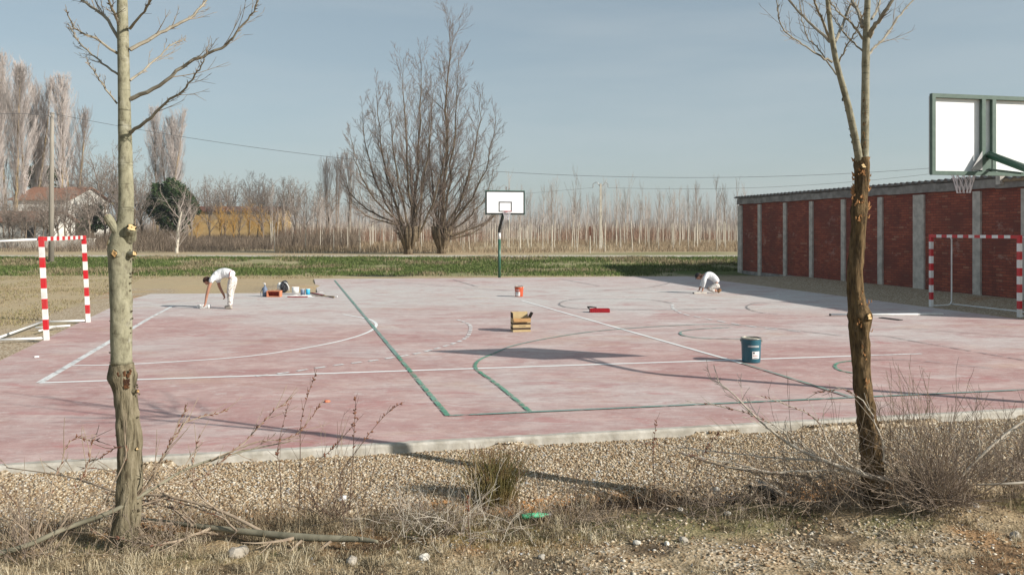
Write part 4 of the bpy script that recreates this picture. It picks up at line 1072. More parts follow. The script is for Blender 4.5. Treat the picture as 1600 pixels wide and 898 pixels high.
ZA = 5.45
T1 = [(184, 880, 60), (190, 850, 46), (199, 800, 39), (202, 720, 37), (199, 650, 36), (194, 610, 36), (191, 588, 40), (190, 568, 35), (189, 500, 34), (188, 440, 35), (188, 400, 37), (190, 372, 35), (196, 345, 26),
      (197, 300, 24), (195, 200, 21), (193, 100, 18.5), (191, 0, 16.5), (190, -120, 13), (188, -260, 9), (187, -420, 4)]
a0 = W(190, 850, ZA)
t1 = thing('young_poplar', 'nearest tree on the left with a smooth grey green trunk and pruned stubs', 'tree', (a0.x, a0.y, a0.z))
t1.rotation_euler = (0, 0, 0)
class Rel:
    pass
def rel(o, t_):
    """keep world placement of a mesh written in world coordinates under its thing"""
    o.matrix_parent_inverse = Matrix.Translation(-Vector(t_.location)); return o
def zof(py, Z0): return CAMH - (py - HOR) / FPX * Z0
low = T1[:8]; up_ = T1[7:]
low = [(a_, b_, c_ * .92) for a_, b_, c_ in low]; up_ = [(a_, b_, c_ * .92) for a_, b_, c_ in up_]
P, Rr = pxpts(low, ZA); mb, Q, rr = trunk_mesh(P, Rr, 10, 26, .30, 2, [(zof(590, ZA), 3.0, .10, .035), (zof(588, ZA), 0.2, .10, .035), (zof(700, ZA), .4, .05, .1)])
rel(mb.build('trunk', M['bark_rough'], t1, True), t1)
P, Rr = pxpts(up_, ZA); mb, Q, rr = trunk_mesh(P, Rr, 8, 20, .07, 3, [(zof(385, ZA), 3.2, .12, .07), (zof(470, ZA), 0, .08, .03), (zof(538, ZA), 1, .09, .025), (zof(300, ZA), .5, .05, .02), (zof(200, ZA), 2, .06, .02)])
rel(mb.build('trunk', M['bark_grey'], t1, True), t1)
for (px, py, d, r, L) in ((203, 366, (.42, -.55, .62), .033, .07), (186, 366, (-.55, -.1, .9), .026, .15), (176, 380, (-.8, -.5, .25), .024, .03), (187, 397, (-.15, -1, .1), .026, .06), (204, 397, (.8, -.55, .1), .018, .05),
                          (197, 596, (.25, -1, .1), .020, .03), (212, 611, (1, -.3, .1), .012, .02), (214, 700, (.5, -.85, 0), .010, .015)):
    P_ = W(px, py, ZA - .03)
    o_before = len(col.objects); stub(t1, px, py, ZA - .03, d, r, L, M['bark_grey'] if py < 500 else M['bark_rough'])
# dark rotten patch at the old pruning collar
rnd = random.Random(3)
mb = MB()
for i in range(30):
    px = rnd.uniform(178, 204); py = rnd.gauss(592, 7); dd = abs(px - 190) / 22; p = W(px, py, ZA - .075 * math.sqrt(max(.05, 1 - dd * dd)))
    mb.box(p, (rnd.uniform(.005, .015), .012, rnd.uniform(.01, .028)), 0, Matrix.Rotation(rnd.uniform(-.8, .8), 3, 'Y'))
rel(mb.build('peeling_bark', M['rot'], t1), t1)
# small bark flakes and spurs on trunk
mb = MB()
for i in range(60):
    py = rnd.uniform(300, 830); px0 = 190 if py < 600 else 200; hw = 17 if py > 400 else 12; s_ = rnd.choice((-1, 1)); px = px0 + s_ * hw * rnd.uniform(.75, 1.05)
    p = W(px, py, ZA - .02 * rnd.random()); mb.tube([p, p + Vector((s_ * .012, -.008, .004))], [.008, .002], 5)
rel(mb.build('bark_spurs', M['bark_rough'], t1), t1)
M['limb_twig'] = simple('pale tan twig bark', (.32, .265, .20), (.22, .175, .13), 16, .9, spec=.1)
TB = [M['bark_limb'], M['limb_twig']]
br1 = [([(203, 208, 6), (230, 188, 5), (260, 161, 4), (290, 137, 3), (312, 108, 2.2), (323, 83, 1.3)], -.5), ([(204, 155, 7), (250, 133, 5.5), (295, 98, 5), (345, 75, 4), (375, 45, 3), (400, 10, 2.4), (408, -30, 1.5)], -.3),
       ([(203, 78, 6.5), (250, 52, 5), (290, 32, 4.2), (320, 5, 3), (345, -40, 1.8)], .5), ([(203, 126, 4), (240, 97, 3), (265, 72, 2), (290, 62, 1)], .7), ([(203, 45, 5), (225, 18, 3.4), (243, -12, 2.6), (262, -60, 1.5)], -.4),
       ([(183, 162, 3), (160, 133, 2.4), (148, 112, 1.8), (137, 96, 1)], -.3), ([(184, 116, 4), (155, 95, 3), (125, 68, 2.3), (107, 38, 1.3)], .4), ([(184, 84, 4.5), (150, 62, 3.4), (118, 45, 2.5), (106, 22, 1.4)], -.4),
       ([(185, 60, 6), (165, 28, 5), (135, 5, 4), (100, -30, 2)], .3), ([(186, 40, 5), (175, 15, 4), (160, -30, 2)], -.6), ([(197, -60, 6), (240, -120, 4), (270, -200, 2)], .4), ([(186, -90, 6), (150, -150, 4), (130, -230, 2)], -.3), ([(190, -180, 5), (215, -260, 3), (225, -340, 1.5)], .2)]
for i, (l_, dz) in enumerate(br1):
    rel(twiggy(t1, 'branch', l_, ZA, dz, TB, 40 + i, 11, .30), t1)
for o in t1.children:
    if o.name.startswith('cut_stub'): rel(o, t1)

ZB = 6.3
T2 = [(1368, 800, 44), (1366, 770, 36), (1362, 715, 34), (1356, 670, 33), (1351, 630, 31), (1346, 570, 30), (1343, 525, 31), (1343, 492, 38), (1338, 470, 27), (1336, 430, 24), (1340, 380, 23), (1343, 330, 25), (1345, 300, 22), (1347, 265, 24), (1346, 246, 25)]
a0 = W(1366, 790, ZB)
t2 = thing('forked_poplar', 'tree on the right with dark flaking bark that forks into two pale stems', 'tree', (a0.x, a0.y, a0.z))
T2 = [(a_, b_, c_ * .9) for a_, b_, c_ in T2]
P, Rr = pxpts(T2, ZB)
mb, Q, rr = trunk_mesh(P, Rr, 9, 28, .30, 12, [(zof(495, ZB), .1, .18, .04), (zof(488, ZB), 3.1, .08, .04), (zof(330, ZB), 3.0, .10, .05), (zof(260, ZB), 1.5, .12, .05)])
rel(mb.build('trunk', M['bark_dark'], t2, True), t2)
R2 = [(1350, 258, 15), (1351, 235, 12.5), (1352, 150, 12), (1353, 90, 11.5), (1354, 40, 10), (1356, -20, 8.5), (1358, -140, 5), (1360, -280, 2)]
L2 = [(1342, 256, 12), (1340, 235, 11.5), (1325, 165, 10), (1310, 110, 8.5), (1302, 72, 8), (1293, 0, 6.5), (1286, -100, 4), (1280, -200, 2)]
P, Rr = pxpts(R2, ZB); mb, Q, rr = trunk_mesh(P, Rr, 6, 14, .10, 13, [(zof(98, ZB), 1, .15, .04), (zof(55, ZB), 0, .3, .05)]); rel(mb.build('stem', M['bark_pale'], t2, True), t2)
P, Rr = pxpts(L2, ZB, -.25); mb, Q, rr = trunk_mesh(P, Rr, 6, 12, .10, 14, [(zof(70, ZB), 1, .15, .04)]); rel(mb.build('stem', M['bark_pale'], t2, True), t2)
br2 = [([(1307, 117, 3), (1290, 93, 2.4), (1275, 73, 2), (1258, 52, 1.6), (1249, 0, 1), (1247, -30, .7)], .4), ([(1300, 97, 4), (1278, 85, 3), (1247, 65, 2.4), (1223, 46, 2), (1215, 17, 1.5), (1214, -20, 1)], -.5),
       ([(1297, 66, 5), (1273, 42, 4), (1249, 20, 3.2), (1230, -4, 2.6), (1210, -40, 1.6)], .3), ([(1297, 62, 4.5), (1283, 26, 3.6), (1271, 0, 3), (1255, -40, 2)], -.4), ([(1303, 70, 5), (1319, 32, 4), (1333, -2, 3.2), (1345, -50, 2)], .5),
       ([(1309, 101, 3), (1325, 70, 2.4), (1339, 46, 2), (1351, 17, 1.2)], -.6), ([(1348, 80, 3), (1325, 58, 2.2), (1310, 40, 1.8), (1299, 20, 1)], .5), ([(1348, 61, 4), (1331, 39, 3.2), (1307, 17, 2.6), (1294, -4, 1.8), (1280, -50, 1)], -.4),
       ([(1348, 43, 7), (1341, 17, 6), (1331, -2, 5), (1315, -60, 3)], .4), ([(1358, 58, 9), (1364, 45, 7.5), (1377, 26, 6.5), (1394, 0, 5.5), (1425, -60, 3)], -.3), ([(1357, 86, 4), (1370, 72, 3.5), (1383, 58, 3.2), (1403, 29, 2.8), (1426, 0, 2.2), (1450, -35, 1.2)], .5),
       ([(1362, 30, 4), (1375, 5, 3), (1380, -40, 2)], .8), ([(1292, -20, 4), (1265, -80, 3), (1250, -130, 1.5)], .3), ([(1358, -60, 4), (1390, -130, 3), (1400, -190, 1.5)], -.3)]
for i, (l_, dz) in enumerate(br2):
    rel(twiggy(t2, 'branch', l_, ZB, dz, TB, 70 + i, 10, .30), t2)
stub(t2, 1352, 495, ZB - .06, (.5, -.8, .1), .030, .04, M['bark_dark']); stub(t2, 1346, 262, ZB - .04, (.2, -.9, .4), .022, .03, M['bark_dark'])
for o in t2.children:
    if o.name.startswith('cut_stub'): rel(o, t2)
M['torn'] = simple('torn orange inner bark', (.42, .21, .085), (.24, .12, .05), 16, .95)
# dark bark scales thinning out up the two pale stems
rnd = random.Random(18); mb = MB()
for i in range(150):
    q = rnd.random() ** 1.8; py = 262 - 120 * q; left = rnd.random() < .45; hw = (4.6 if left else 5.6); cx = (1343 - (262 - py) * .22 if left else 1351 + (262 - py) * .01); dd = rnd.uniform(-.85, .85)
    p = W(cx + dd * hw, py, ZB - (hw / FPX * ZB) * math.sqrt(1 - dd * dd) - .001 - (.1 * (262 - py) / 260 if left else 0)); mb.box(p, (rnd.uniform(.004, .012), .005, rnd.uniform(.012, .045) * (1 - .6 * q)), 0, Matrix.Rotation(rnd.uniform(-.35, .35), 3, 'Y'), .6)
rel(mb.build('bark_scales', M['bark_dark'], t2), t2)
rnd = random.Random(8); mb = MB()
for (cx, cy, sx, sy, n_) in ((1350, 265, 8, 10, 26), (1343, 312, 7, 7, 12), (1343, 342, 6, 5, 8), (1344, 500, 12, 12, 16), (1350, 470, 7, 9, 10), (1356, 600, 5, 6, 5), (1352, 540, 9, 22, 10)):
    for i in range(n_):
        px = cx + rnd.gauss(0, sx * .6); py = cy + rnd.gauss(0, sy * .6)
        hw = 15 if py > 450 else 12; dd = min(.97, abs(px - (1343 if py < 560 else 1352)) / hw); p = W(px, py, ZB - (hw / FPX * ZB) * math.sqrt(1 - dd * dd) - .004)
        mb.box(p, (rnd.uniform(.004, .012), .006, rnd.uniform(.010, .034)), 0, Matrix.Rotation(rnd.uniform(-.5, .5), 3, 'Y') @ Matrix.Rotation(rnd.uniform(-.5, .5), 3, 'Z'), .5)
for i in range(26):
    py = rnd.uniform(245, 350); s_ = rnd.choice((-1, 1)); p = W(1345 + s_ * 11, py, ZB); mb.tube([p, p + Vector((s_ * .03 * rnd.random(), 0, .03))], [.012, .002], 5)
rel(mb.build('torn_bark', M['torn'], t2), t2)

# ------------------------------------------------------------------ foreground scatter
# gravel: real pebbles
r_ = np.random.default_rng(5)
def pebbles(name, label, n_, x0, x1, d0, d1, smin, smax, seed, keep=None):
    r_ = np.random.default_rng(seed)
    x = x0 + (x1 - x0) * r_.random(n_); e = edge_y(x); dd = d0 + (d1 - d0) * r_.random(n_); y = e - dd / (1 - 0.035 * np.clip(x, -4, 5))
    k = (y > 3.3) & (np.abs(x) < y * .68 + .2)
    if keep is not None: k &= keep(x, y, dd, r_)
    x, y = x[k], y[k]; n_ = len(x); z = hgt(x, y)
    s = smin + (smax - smin) * r_.random(n_) ** 2.2
    base = np.array([[1, 0, 0], [-1, 0, 0], [0, 1, 0], [0, -1, 0], [0, 0, 1], [0, 0, -1], ], float)
    Fb = np.array([[0, 2, 4], [2, 1, 4], [1, 3, 4], [3, 0, 4], [2, 0, 5], [1, 2, 5], [3, 1, 5], [0, 3, 5]])
    jit = base[None] + r_.normal(size=(n_, 6, 3)) * .28
    ax = s[:, None, None] * np.stack([.8 + .5 * r_.random(n_), .7 + .4 * r_.random(n_), .45 + .3 * r_.random(n_)], -1)[:, None, :]
    P_ = jit * ax; a = r_.random(n_) * 6.28; ca, sa = np.cos(a)[:, None], np.sin(a)[:, None]
    X_ = P_[..., 0] * ca - P_[..., 1] * sa + x[:, None]; Y_ = P_[..., 0] * sa + P_[..., 1] * ca + y[:, None]; Z_ = P_[..., 2] + z[:, None] + s[:, None] * .2
    V = np.stack([X_, Y_, Z_], -1).reshape(-1, 3); F = (Fb[None] + (np.arange(n_) * 6)[:, None, None]).reshape(-1, 3)
    if 'pebble' not in M: M['pebble'] = rnd_mat('mixed river pebbles', [(0, (.14, .085, .045)), (.25, (.27, .185, .105)), (.5, (.38, .29, .185)), (.75, (.48, .40, .28)), (.93, (.58, .53, .44)), (1, (.32, .32, .32))], .85)
    return tag(bulk(name, V, F, 3, M['pebble'], np.repeat(r_.random(n_), 6)), label, 'gravel', kind='stuff')
pebbles('gravel', 'pale pebbly gravel strip between the court kerb and the shallow ditch', 135000, -6.5, 7.6, .04, 1.62, .005, .018, 51, lambda x, y, d, r: (r.random(len(x)) < np.clip(.35 + 1.3 * fbm(x * 2, y * 2, 61), 0, 1)))
pebbles('scattered_stones', 'scattered pebbles on the bare ground nearest the camera', 60000, -3.5, 5.5, 1.6, 6.5, .005, .018, 52,
        lambda x, y, d, r: r.random(len(x)) < sst(1.9, 2.5, d) * (.25 * sst(.35, .6, fbm(x * 1.5, y * 1.5, 62)) + .75 * sst(-1.0, 1.0, x) * sst(2.2, 3.0, d) * sst(.35, .55, fbm(x * 3.5, y * 3.5, 21))))
# dry grass
def grass(name, label, cat, n_, seed, dens, hmin, hmax, wd, lean, stops, mname, yr=(3.2, 8.6), xr=(-5.5, 6.0)):
    r_ = np.random.default_rng(seed); y = yr[0] + (yr[1] - yr[0]) * r_.random(n_); x = (xr[0] + (xr[1] - xr[0]) * r_.random(n_)) 
    k = (np.abs(x) < y * .68 + .3); x, y = x[k], y[k]; d = dD(x, y); k = r_.random(len(x)) < dens(x, y, d); x, y = x[k], y[k]
    h = hmin + (hmax - hmin) * r_.random(len(x)) ** 1.6
    return blades(name, label, cat, x, y, hgt(x, y), h, wd, lean, stops, seed + 1, mname)
def tufts(name, label, cat, n_t, per, seed, dens, h0, h1, wd, stops, mname, yr=(3.2, 8.6), xr=(-5.5, 6.0), flat=.9):
    """tufts of blades radiating from shared roots"""
    r_ = np.random.default_rng(seed); y = yr[0] + (yr[1] - yr[0]) * r_.random(n_t); x = xr[0] + (xr[1] - xr[0]) * r_.random(n_t)
    k = (np.abs(x) < y * .68 + .3); x, y = x[k], y[k]; d = dD(x, y); k = r_.random(len(x)) < dens(x, y, d); x, y = x[k], y[k]
    n_ = len(x) * per; X_ = np.repeat(x, per) + r_.normal(size=n_) * .02; Y_ = np.repeat(y, per) + r_.normal(size=n_) * .02; th = np.repeat(h0 + (h1 - h0) * r_.random(len(x)) ** 1.8, per)
    tone = np.clip(np.repeat(r_.random(len(x)), per) * .6 + .4 * r_.random(n_), 0, 1); main = np.repeat(r_.random(len(x)) * 6.28, per)
    Lb = th * (.5 + .8 * r_.random(n_)); a = main + r_.normal(size=n_) * 1.4; tl = np.clip(r_.normal(size=n_) * .45 + flat, .1, 1.5)
    sn, cs = np.sin(tl), np.cos(tl); dx, dy = np.cos(a), np.sin(a); b_ = r_.random(n_) * np.pi; wx = np.cos(b_) * wd / 2; wy = np.sin(b_) * wd / 2
    Z_ = hgt(X_, Y_); mx_ = np.stack([X_ + dx * sn * Lb * .45, Y_ + dy * sn * Lb * .45, Z_ + cs * Lb * .6 + .004], -1); wv_ = np.stack([wx, wy, wx * 0], -1)
    ex = np.stack([X_ + dx * sn * Lb * 1.05, Y_ + dy * sn * Lb * 1.05, Z_ + cs * Lb * (.9 - .35 * sn) + .004], -1); r0_ = np.stack([X_, Y_, Z_ - .01], -1)
    V = np.stack([r0_ - wv_, r0_ + wv_, mx_ + wv_ * .8, mx_ - wv_ * .8, ex], 1).reshape(-1, 3); i0 = np.arange(n_)[:, None] * 5
    F = np.concatenate([i0 + np.array([[0, 1, 2]]), i0 + np.array([[0, 2, 3]]), i0 + np.array([[3, 2, 4]])])
    if mname not in M: M[mname] = rnd_mat(mname, stops)
    return tag(bulk(name, V, F, 3, M[mname], np.repeat(tone, 5)), label, cat, kind='stuff')
straw = [(0, (.10, .075, .045)), (.3, (.26, .205, .125)), (.65, (.44, .37, .245)), (1, (.62, .56, .42))]
tufts('dry_grass', 'straw coloured dry grass covering the near bank', 'grass', 9500, 24, 61,
      lambda x, y, d: sst(1.7, 2.3, d) * np.clip(sst(.9, -.6, x) + .5 * sst(.46, .62, fbm(x * 2.5, y * 2.5, 71)), 0, 1) * sst(.26, .52, fbm(x * 2.2, y * 2.2, 72)), .03, .17, .0032, straw, 'straw grass blades')
grass('grass_mat', 'flattened mat of pale dry grass between the tufts', 'grass', 120000, 62,
      lambda x, y, d: sst(1.9, 2.4, d) * np.clip(sst(1.0, -.4, x) + .6 * sst(.46, .62, fbm(x * 2.5, y * 2.5, 71)), 0, 1), .015, .05, .0035, 2.2, straw, 'straw grass blades')
tufts('brush_litter', 'tangle of dead stems lying along the ditch', 'brush', 1500, 16, 93,
      lambda x, y, d: sst(1.5, 1.8, d) * sst(3.0, 2.3, d) * sst(.40, .58, fbm(x * 1.5, y * 1.5, 94)) * sst(-3.5, -2.0, x), .12, .42, .0036, [(0, (.035, .025, .02)), (.5, (.085, .06, .042)), (.8, (.22, .17, .12)), (1, (.50, .44, .35))], 'dead stem litter', flat=1.15)
grass('dry_weeds_in_ditch', 'tangled dry weeds along the shallow ditch', 'weeds', 90000, 63,
      lambda x, y, d: sst(1.35, 1.75, d) * sst(2.75, 2.3, d) * sst(.36, .55, fbm(x * 1.8, y * 1.8, 73)) * (1 - .75 * sst(.5, 1.0, x) * sst(3.6, 3.2, x)), .05, .26, .004, 1.8, [(0, (.09, .065, .045)), (.5, (.24, .18, .11)), (1, (.44, .36, .24))], 'ditch weed blades')
grass('hollow_shade_mat', 'near-black matted blades painted as the shade of the ditch hollows', 'painted shade', 110000, 97,  # near-black blades added to darken the hollows like deep shade
      lambda x, y, d: sst(1.45, 1.6, d) * sst(2.25, 2.05, d) * np.clip(1.4 * np.exp(-((x - 1.75) / .6) ** 2) + 1.4 * np.exp(-((x - 2.9) / .6) ** 2) + .7 * sst(.5, .6, fbm(x * 2.3, y * 2.3, 55)), 0, 1), .02, .11, .010, 1.6, [(0, (.012, .009, .007)), (.7, (.04, .028, .02)), (1, (.12, .08, .05))], 'hollow shade blades')
grass('green_grass', 'short green grass patches at the ditch edge', 'grass', 60000, 65,
      lambda x, y, d: sst(1.9, 2.3, d) * sst(3.2, 2.6, d) * .55 * sst(.52, .64, fbm(x * 1.4, y * 1.4, 36)), .02, .05, .004, .8, [(0, (.04, .06, .015)), (.6, (.10, .13, .035)), (1, (.2, .2, .08))], 'short green blades')
# thin stalks in the gravel
grass('sparse_stalks', 'sparse dry stalks standing in the gravel', 'weeds', 16000, 67,
      lambda x, y, d: sst(.35, 1.5, d) * (d < 1.8) * sst(.5, .62, fbm(x * 1.3, y * 1.3, 75)), .05, .22, .0035, .7, [(0, (.12, .08, .05)), (1, (.40, .32, .2))], 'sparse stalk blades')
# bank grass along the road
x, y, r_ = scat(160000, -40, 1180, 37.0, 46.6, 81)
dn = fbm(x * .5, y * .9, 83); k = r_.random(len(x)) < sst(.22, .5, dn) * sst(36.9, 39.5, y) * ((x < 8.0) | (y > 40)); x, y, dn = x[k], y[k], dn[k]
lt = fbm(x * .3 + 4, y * .6, 85)
kk = r_.random(len(x)) < sst(.46, .66, lt) * .6
blades('bank_grass', 'green grass on the roadside bank', 'grass', x[~kk], y[~kk], hgt(x[~kk], y[~kk]), .04 + .14 * r_.random((~kk).sum()), .03, .9, [(0, (.04, .065, .015)), (.5, (.095, .14, .035)), (1, (.19, .21, .08))], 86, 'bank green blades')
blades('dry_bank_grass', 'dry tufts on the roadside bank', 'grass', x[kk], y[kk], hgt(x[kk], y[kk]), .05 + .2 * r_.random(kk.sum()), .03, .9, [(0, (.13, .10, .06)), (.5, (.26, .21, .12)), (1, (.36, .30, .19))], 87, 'bank dry blades')
# short dry grass of the field on the left
x, y, r_ = scat(60000, -80, 520, 15, 40, 88); k = (x < -8.6 - .303 * (y - 13.26) - 1.2) | (y > 35.5); x, y = x[k], y[k]
k = r_.random(len(x)) < sst(.3, .6, fbm(x * .7, y * .7, 89)); x, y = x[k], y[k]
blades('field_grass', 'sparse dry turf of the dirt field', 'grass', x, y, hgt(x, y), .02 + .05 * r_.random(len(x)), .02, 1.0, [(0, (.17, .13, .07)), (.6, (.32, .26, .15)), (1, (.2, .2, .08))], 90, 'field turf blades')

# ------------------------------------------------------------------ fallen branches, shrub, weeds
def bline(px_list, jit=0.0):
    """[(px,py,Z,diam_px)] -> points"""
    return [W(a_, b_, z_) for (a_, b_, z_, d_) in px_list], [d_ / 2 / FPX * z_ for (a_, b_, z_, d_) in px_list]
def fallen(name, label, main, shoots, matl, seed, nk=10, Lf=.25, up=.04):
    rnd = random.Random(seed); P, Rr = bline(main); Q, rr = smooth_pts(P, Rr, 6); o0 = Q[0]
    t_ = thing(name, label, 'branch', tuple(o0))
    mb = MB(); mb.tube([q - o0 for q in Q], rr, 8); mb.build('limb', matl[0], t_, True)
    dirs = [(Q[min(i + 1, len(Q) - 1)] - Q[max(i - 1, 0)]).normalized() for i in range(len(Q))]
    mb = MB(); L = sum((Q[i + 1] - Q[i]).length for i in range(len(Q) - 1))
    sprout(mb, [q - o0 for q in Q], rr, dirs, nk, L * Lf, rnd, (.3, .8), up, 0, 1, .2, .5, .003, 4, .1, 3)
    mb.build('twigs', matl[1], t_)
    for sh in shoots:
        P, Rr = bline(sh); Q2, r2 = smooth_pts(P, Rr, 5)
        for i in range(1, len(Q2)): Q2[i] += Vector((rnd.gauss(0, .006), rnd.gauss(0, .006), rnd.gauss(0, .004)))
        mb = MB(); mb.tube([q - o0 for q in Q2], r2, 5)
        dd = [(Q2[min(i + 1, len(Q2) - 1)] - Q2[max(i - 1, 0)]).normalized() for i in range(len(Q2))]
        sprout(mb, [q - o0 for q in Q2], r2, dd, 6, .35, rnd, (.25, .6), .05, 0, 0, .3, .6, .0028, 4, .06)
        for i in range(26):
            f = rnd.uniform(.35, 1) * (len(Q2) - 1); j = min(int(f), len(Q2) - 2); p = Q2[j].lerp(Q2[j + 1], f - j) - o0
            e = perp(dd[j], rnd, .6); mb.tube([p, p + e * .012, p + e * .028], [.0035, .004, .001], 4, 1)
        mb.build('shoot', [matl[1], M['bud']], t_)
    return t_
M['bud'] = simple('reddish buds', (.22, .10, .06), (.16, .07, .045), 20, .8)
M['grey_limb'] = simple('bleached grey limb', (.25, .23, .165), (.14, .13, .09), 10, .9, (1, 1, .3))
M['tan_twig'] = simple('tan dry twig', (.36, .29, .21), (.24, .18, .13), 20, .9)
M['pale_twig'] = simple('bleached pale twig', (.52, .47, .39), (.38, .33, .26), 20, .9)
fallen('fallen_branch', 'thick grey green fallen limb lying across the dry grass right of the left tree', [(590, 846, 5.3, 5), (560, 842, 5.35, 9), (478, 839, 5.4, 12), (400, 832, 5.5, 11), (330, 824, 5.6, 9), (260, 815, 5.75, 7), (188, 808, 5.9, 4)],
       [[(330, 824, 5.6, 6), (290, 840, 5.4, 4), (230, 850, 5.3, 3), (140, 830, 5.4, 1.5)], [(300, 820, 5.6, 5), (260, 790, 5.75, 3.4), (170, 770, 6, 2)], [(370, 829, 5.5, 4), (330, 800, 5.6, 3), (240, 775, 5.8, 2)]], [M['grey_limb'], M['tan_twig']], 5)
fallen('fallen_branch', 'long bleached branch slanting up from the left corner with budded shoots before the court', [(-30, 872, 5.1, 9), (40, 852, 5.15, 8), (100, 826, 5.25, 7.5), (180, 796, 5.35, 7), (240, 762, 5.5, 5), (301, 728, 5.7, 3.6), (382, 704, 5.9, 2.4), (450, 690, 6.1, 1.2)],
       [[(215, 780, 5.45, 3), (245, 730, 5.5, 2.4), (290, 662, 5.6, 1.8), (357, 640, 5.8, 1)], [(210, 782, 5.45, 3), (236, 740, 5.4, 2.2), (262, 700, 5.4, 1.8), (290, 635, 5.5, .9)], [(300, 730, 5.7, 2.6), (370, 700, 5.9, 2), (420, 650, 6, 1.4), (455, 622, 6.1, .8)],
        [(330, 718, 5.75, 2), (400, 690, 5.9, 1.6), (460, 680, 6, 1.2), (500, 634, 6.1, .7)], [(150, 806, 5.3, 2.6), (200, 700, 5.3, 1.8), (140, 720, 5.4, 1.2)], [(60, 846, 5.2, 3), (75, 790, 5.3, 2.4), (110, 690, 5.4, 1.4), (148, 690, 5.5, .8)],
        [(90, 832, 5.25, 2.4), (130, 745, 5.3, 1.6), (145, 690, 5.4, 1)], [(250, 757, 5.5, 2.2), (320, 742, 5.6, 1.6), (365, 700, 5.7, 1)]], [M['grey_limb'], M['tan_twig']], 15, 12, .2)
fallen('fallen_branch', 'thin branch arching over the gravel behind the left trunk', [(430, 842, 5.5, 6), (350, 800, 5.6, 5), (260, 775, 5.7, 4), (190, 770, 5.8, 3.4), (110, 745, 6.0, 2.5), (10, 730, 6.2, 1.4)],
       [[(260, 775, 5.7, 3), (220, 745, 5.8, 2), (130, 730, 5.9, 1.2)], [(340, 797, 5.6, 3), (300, 750, 5.7, 2), (310, 680, 5.8, 1)]], [M['tan_twig'], M['tan_twig']], 25, 12, .22)
fallen('fallen_branch', 'bleached fallen branch with pale twigs lying towards the right trunk', [(1395, 752, 6.2, 9), (1340, 738, 6.25, 8), (1290, 720, 6.3, 6), (1235, 694, 6.4, 4.5), (1185, 655, 6.5, 3), (1140, 610, 6.6, 1.6), (1108, 590, 6.7, .9)],
       [[(1290, 720, 6.3, 3.4), (1230, 716, 6.4, 2.6), (1120, 706, 6.6, 2), (1000, 690, 6.8, 1)], [(1320, 732, 6.3, 3.6), (1220, 738, 6.2, 2.8), (1140, 722, 6.3, 2), (1060, 708, 6.4, 1.2)], [(1240, 700, 6.4, 2.6), (1215, 668, 6.4, 2), (1150, 640, 6.5, 1.4), (1070, 625, 6.6, .9)],
        [(1350, 740, 6.1, 3.2), (1300, 700, 6.1, 2.4), (1270, 650, 6.2, 1.6), (1190, 620, 6.3, 1)], [(1380, 720, 6.1, 3), (1370, 660, 6.1, 2.2), (1330, 612, 6.2, 1.8), (1270, 612, 6.3, .9)]], [M['pale_twig'], M['pale_twig']], 35, 16, .28)
fallen('fallen_branch', 'pale straight branch rising to the right edge behind the shrub', [(1500, 745, 6.3, 5), (1540, 705, 6.3, 4.5), (1575, 675, 6.35, 4), (1625, 640, 6.4, 3)], [], [M['pale_twig'], M['pale_twig']], 36, 5, .2)
fallen('fallen_branch', 'dark thin branch lying over the ditch between the green bottle and the wood offcut', [(1060, 706, 6.7, 2), (1110, 722, 6.6, 3.4), (1170, 735, 6.5, 3.8), (1240, 742, 6.4, 3), (1290, 748, 6.3, 2)], [], [M['tan_twig'], M['tan_twig']], 37, 10, .3)
fallen('fallen_branch', 'slim pale stick lying in the near dry grass below the shrub', [(1525, 757, 6.0, 2.5), (1580, 755, 5.9, 4), (1640, 750, 5.9, 5)], [], [M['pale_twig'], M['pale_twig']], 38, 3, .2)

def shrub(name, label, px, py, Zd, n_, hmin, hmax, seed, matl, spread=1.0, bias=0., r0=.0042, kids=4, flat=.0, foot=.10, wig=.10):
    rnd = random.Random(seed); p0 = W(px, py, Zd); t_ = thing(name, label, 'shrub', tuple(p0))
    mb = MB(); mb2 = MB()
    for i in range(n_):
        a = rnd.random() * 6.283; tl = rnd.uniform(.1, 1.25) * spread
        d = Vector((math.cos(a) * math.sin(tl) + bias, math.sin(a) * math.sin(tl) * .8, max(.12, math.cos(tl)))).normalized()
        L = (hmin + (hmax - hmin) * rnd.random() ** 1.5) * (1.15 - .3 * tl)
        m_ = mb if rnd.random() < .6 else mb2
        a_, b_, c_ = limb(m_, Vector((rnd.gauss(0, foot), rnd.gauss(0, foot * .6), -.03)), d, L, r0 * rnd.uniform(.6, 1.5), .0012, rnd, 8, wig, rnd.gauss(.01 - flat, .05), 4)
        if kids: sprout(m_, a_, b_, c_, kids, L * .38, rnd, (.2, .6), .03, 0, 0, .35, .7, .0016, 3, .1)
    mb.build('stems', matl[0], t_); mb2.build('stems', matl[1], t_); return t_
M['shrub_stem'] = simple('grey brown shrub stems', (.27, .215, .17), (.18, .14, .11), 15, .9)
M['dark_stem'] = simple('dark dry weed stem', (.10, .065, .05), (.15, .10, .07), 15, .9)
M['red_stem'] = simple('reddish shrub stems', (.24, .13, .10), (.17, .09, .07), 15, .9)
shrub('bare_shrub', 'large bare twiggy shrub fanning out beside the right trunk', 1462, 780, 6.1, 400, .22, 1.12, 1, [M['shrub_stem'], M['tan_twig']], 1.25, -.22, .0025, 3, .0, .12, .13)
shrub('bare_shrub', 'bare reddish shrub at the right edge behind the large fan-shaped one', 1575, 745, 6.5, 260, .25, .8, 2, [M['shrub_stem'], M['tan_twig']], 1.25, 0, .0026, 4, 0, .3, .13)
shrub('bare_shrub', 'low brown brush in the ditch left of the right trunk', 1300, 772, 6.3, 260, .2, .95, 3, [M['tan_twig'], M['shrub_stem']], 1.4, -.3, .0026, 3, .03, .24, .14)
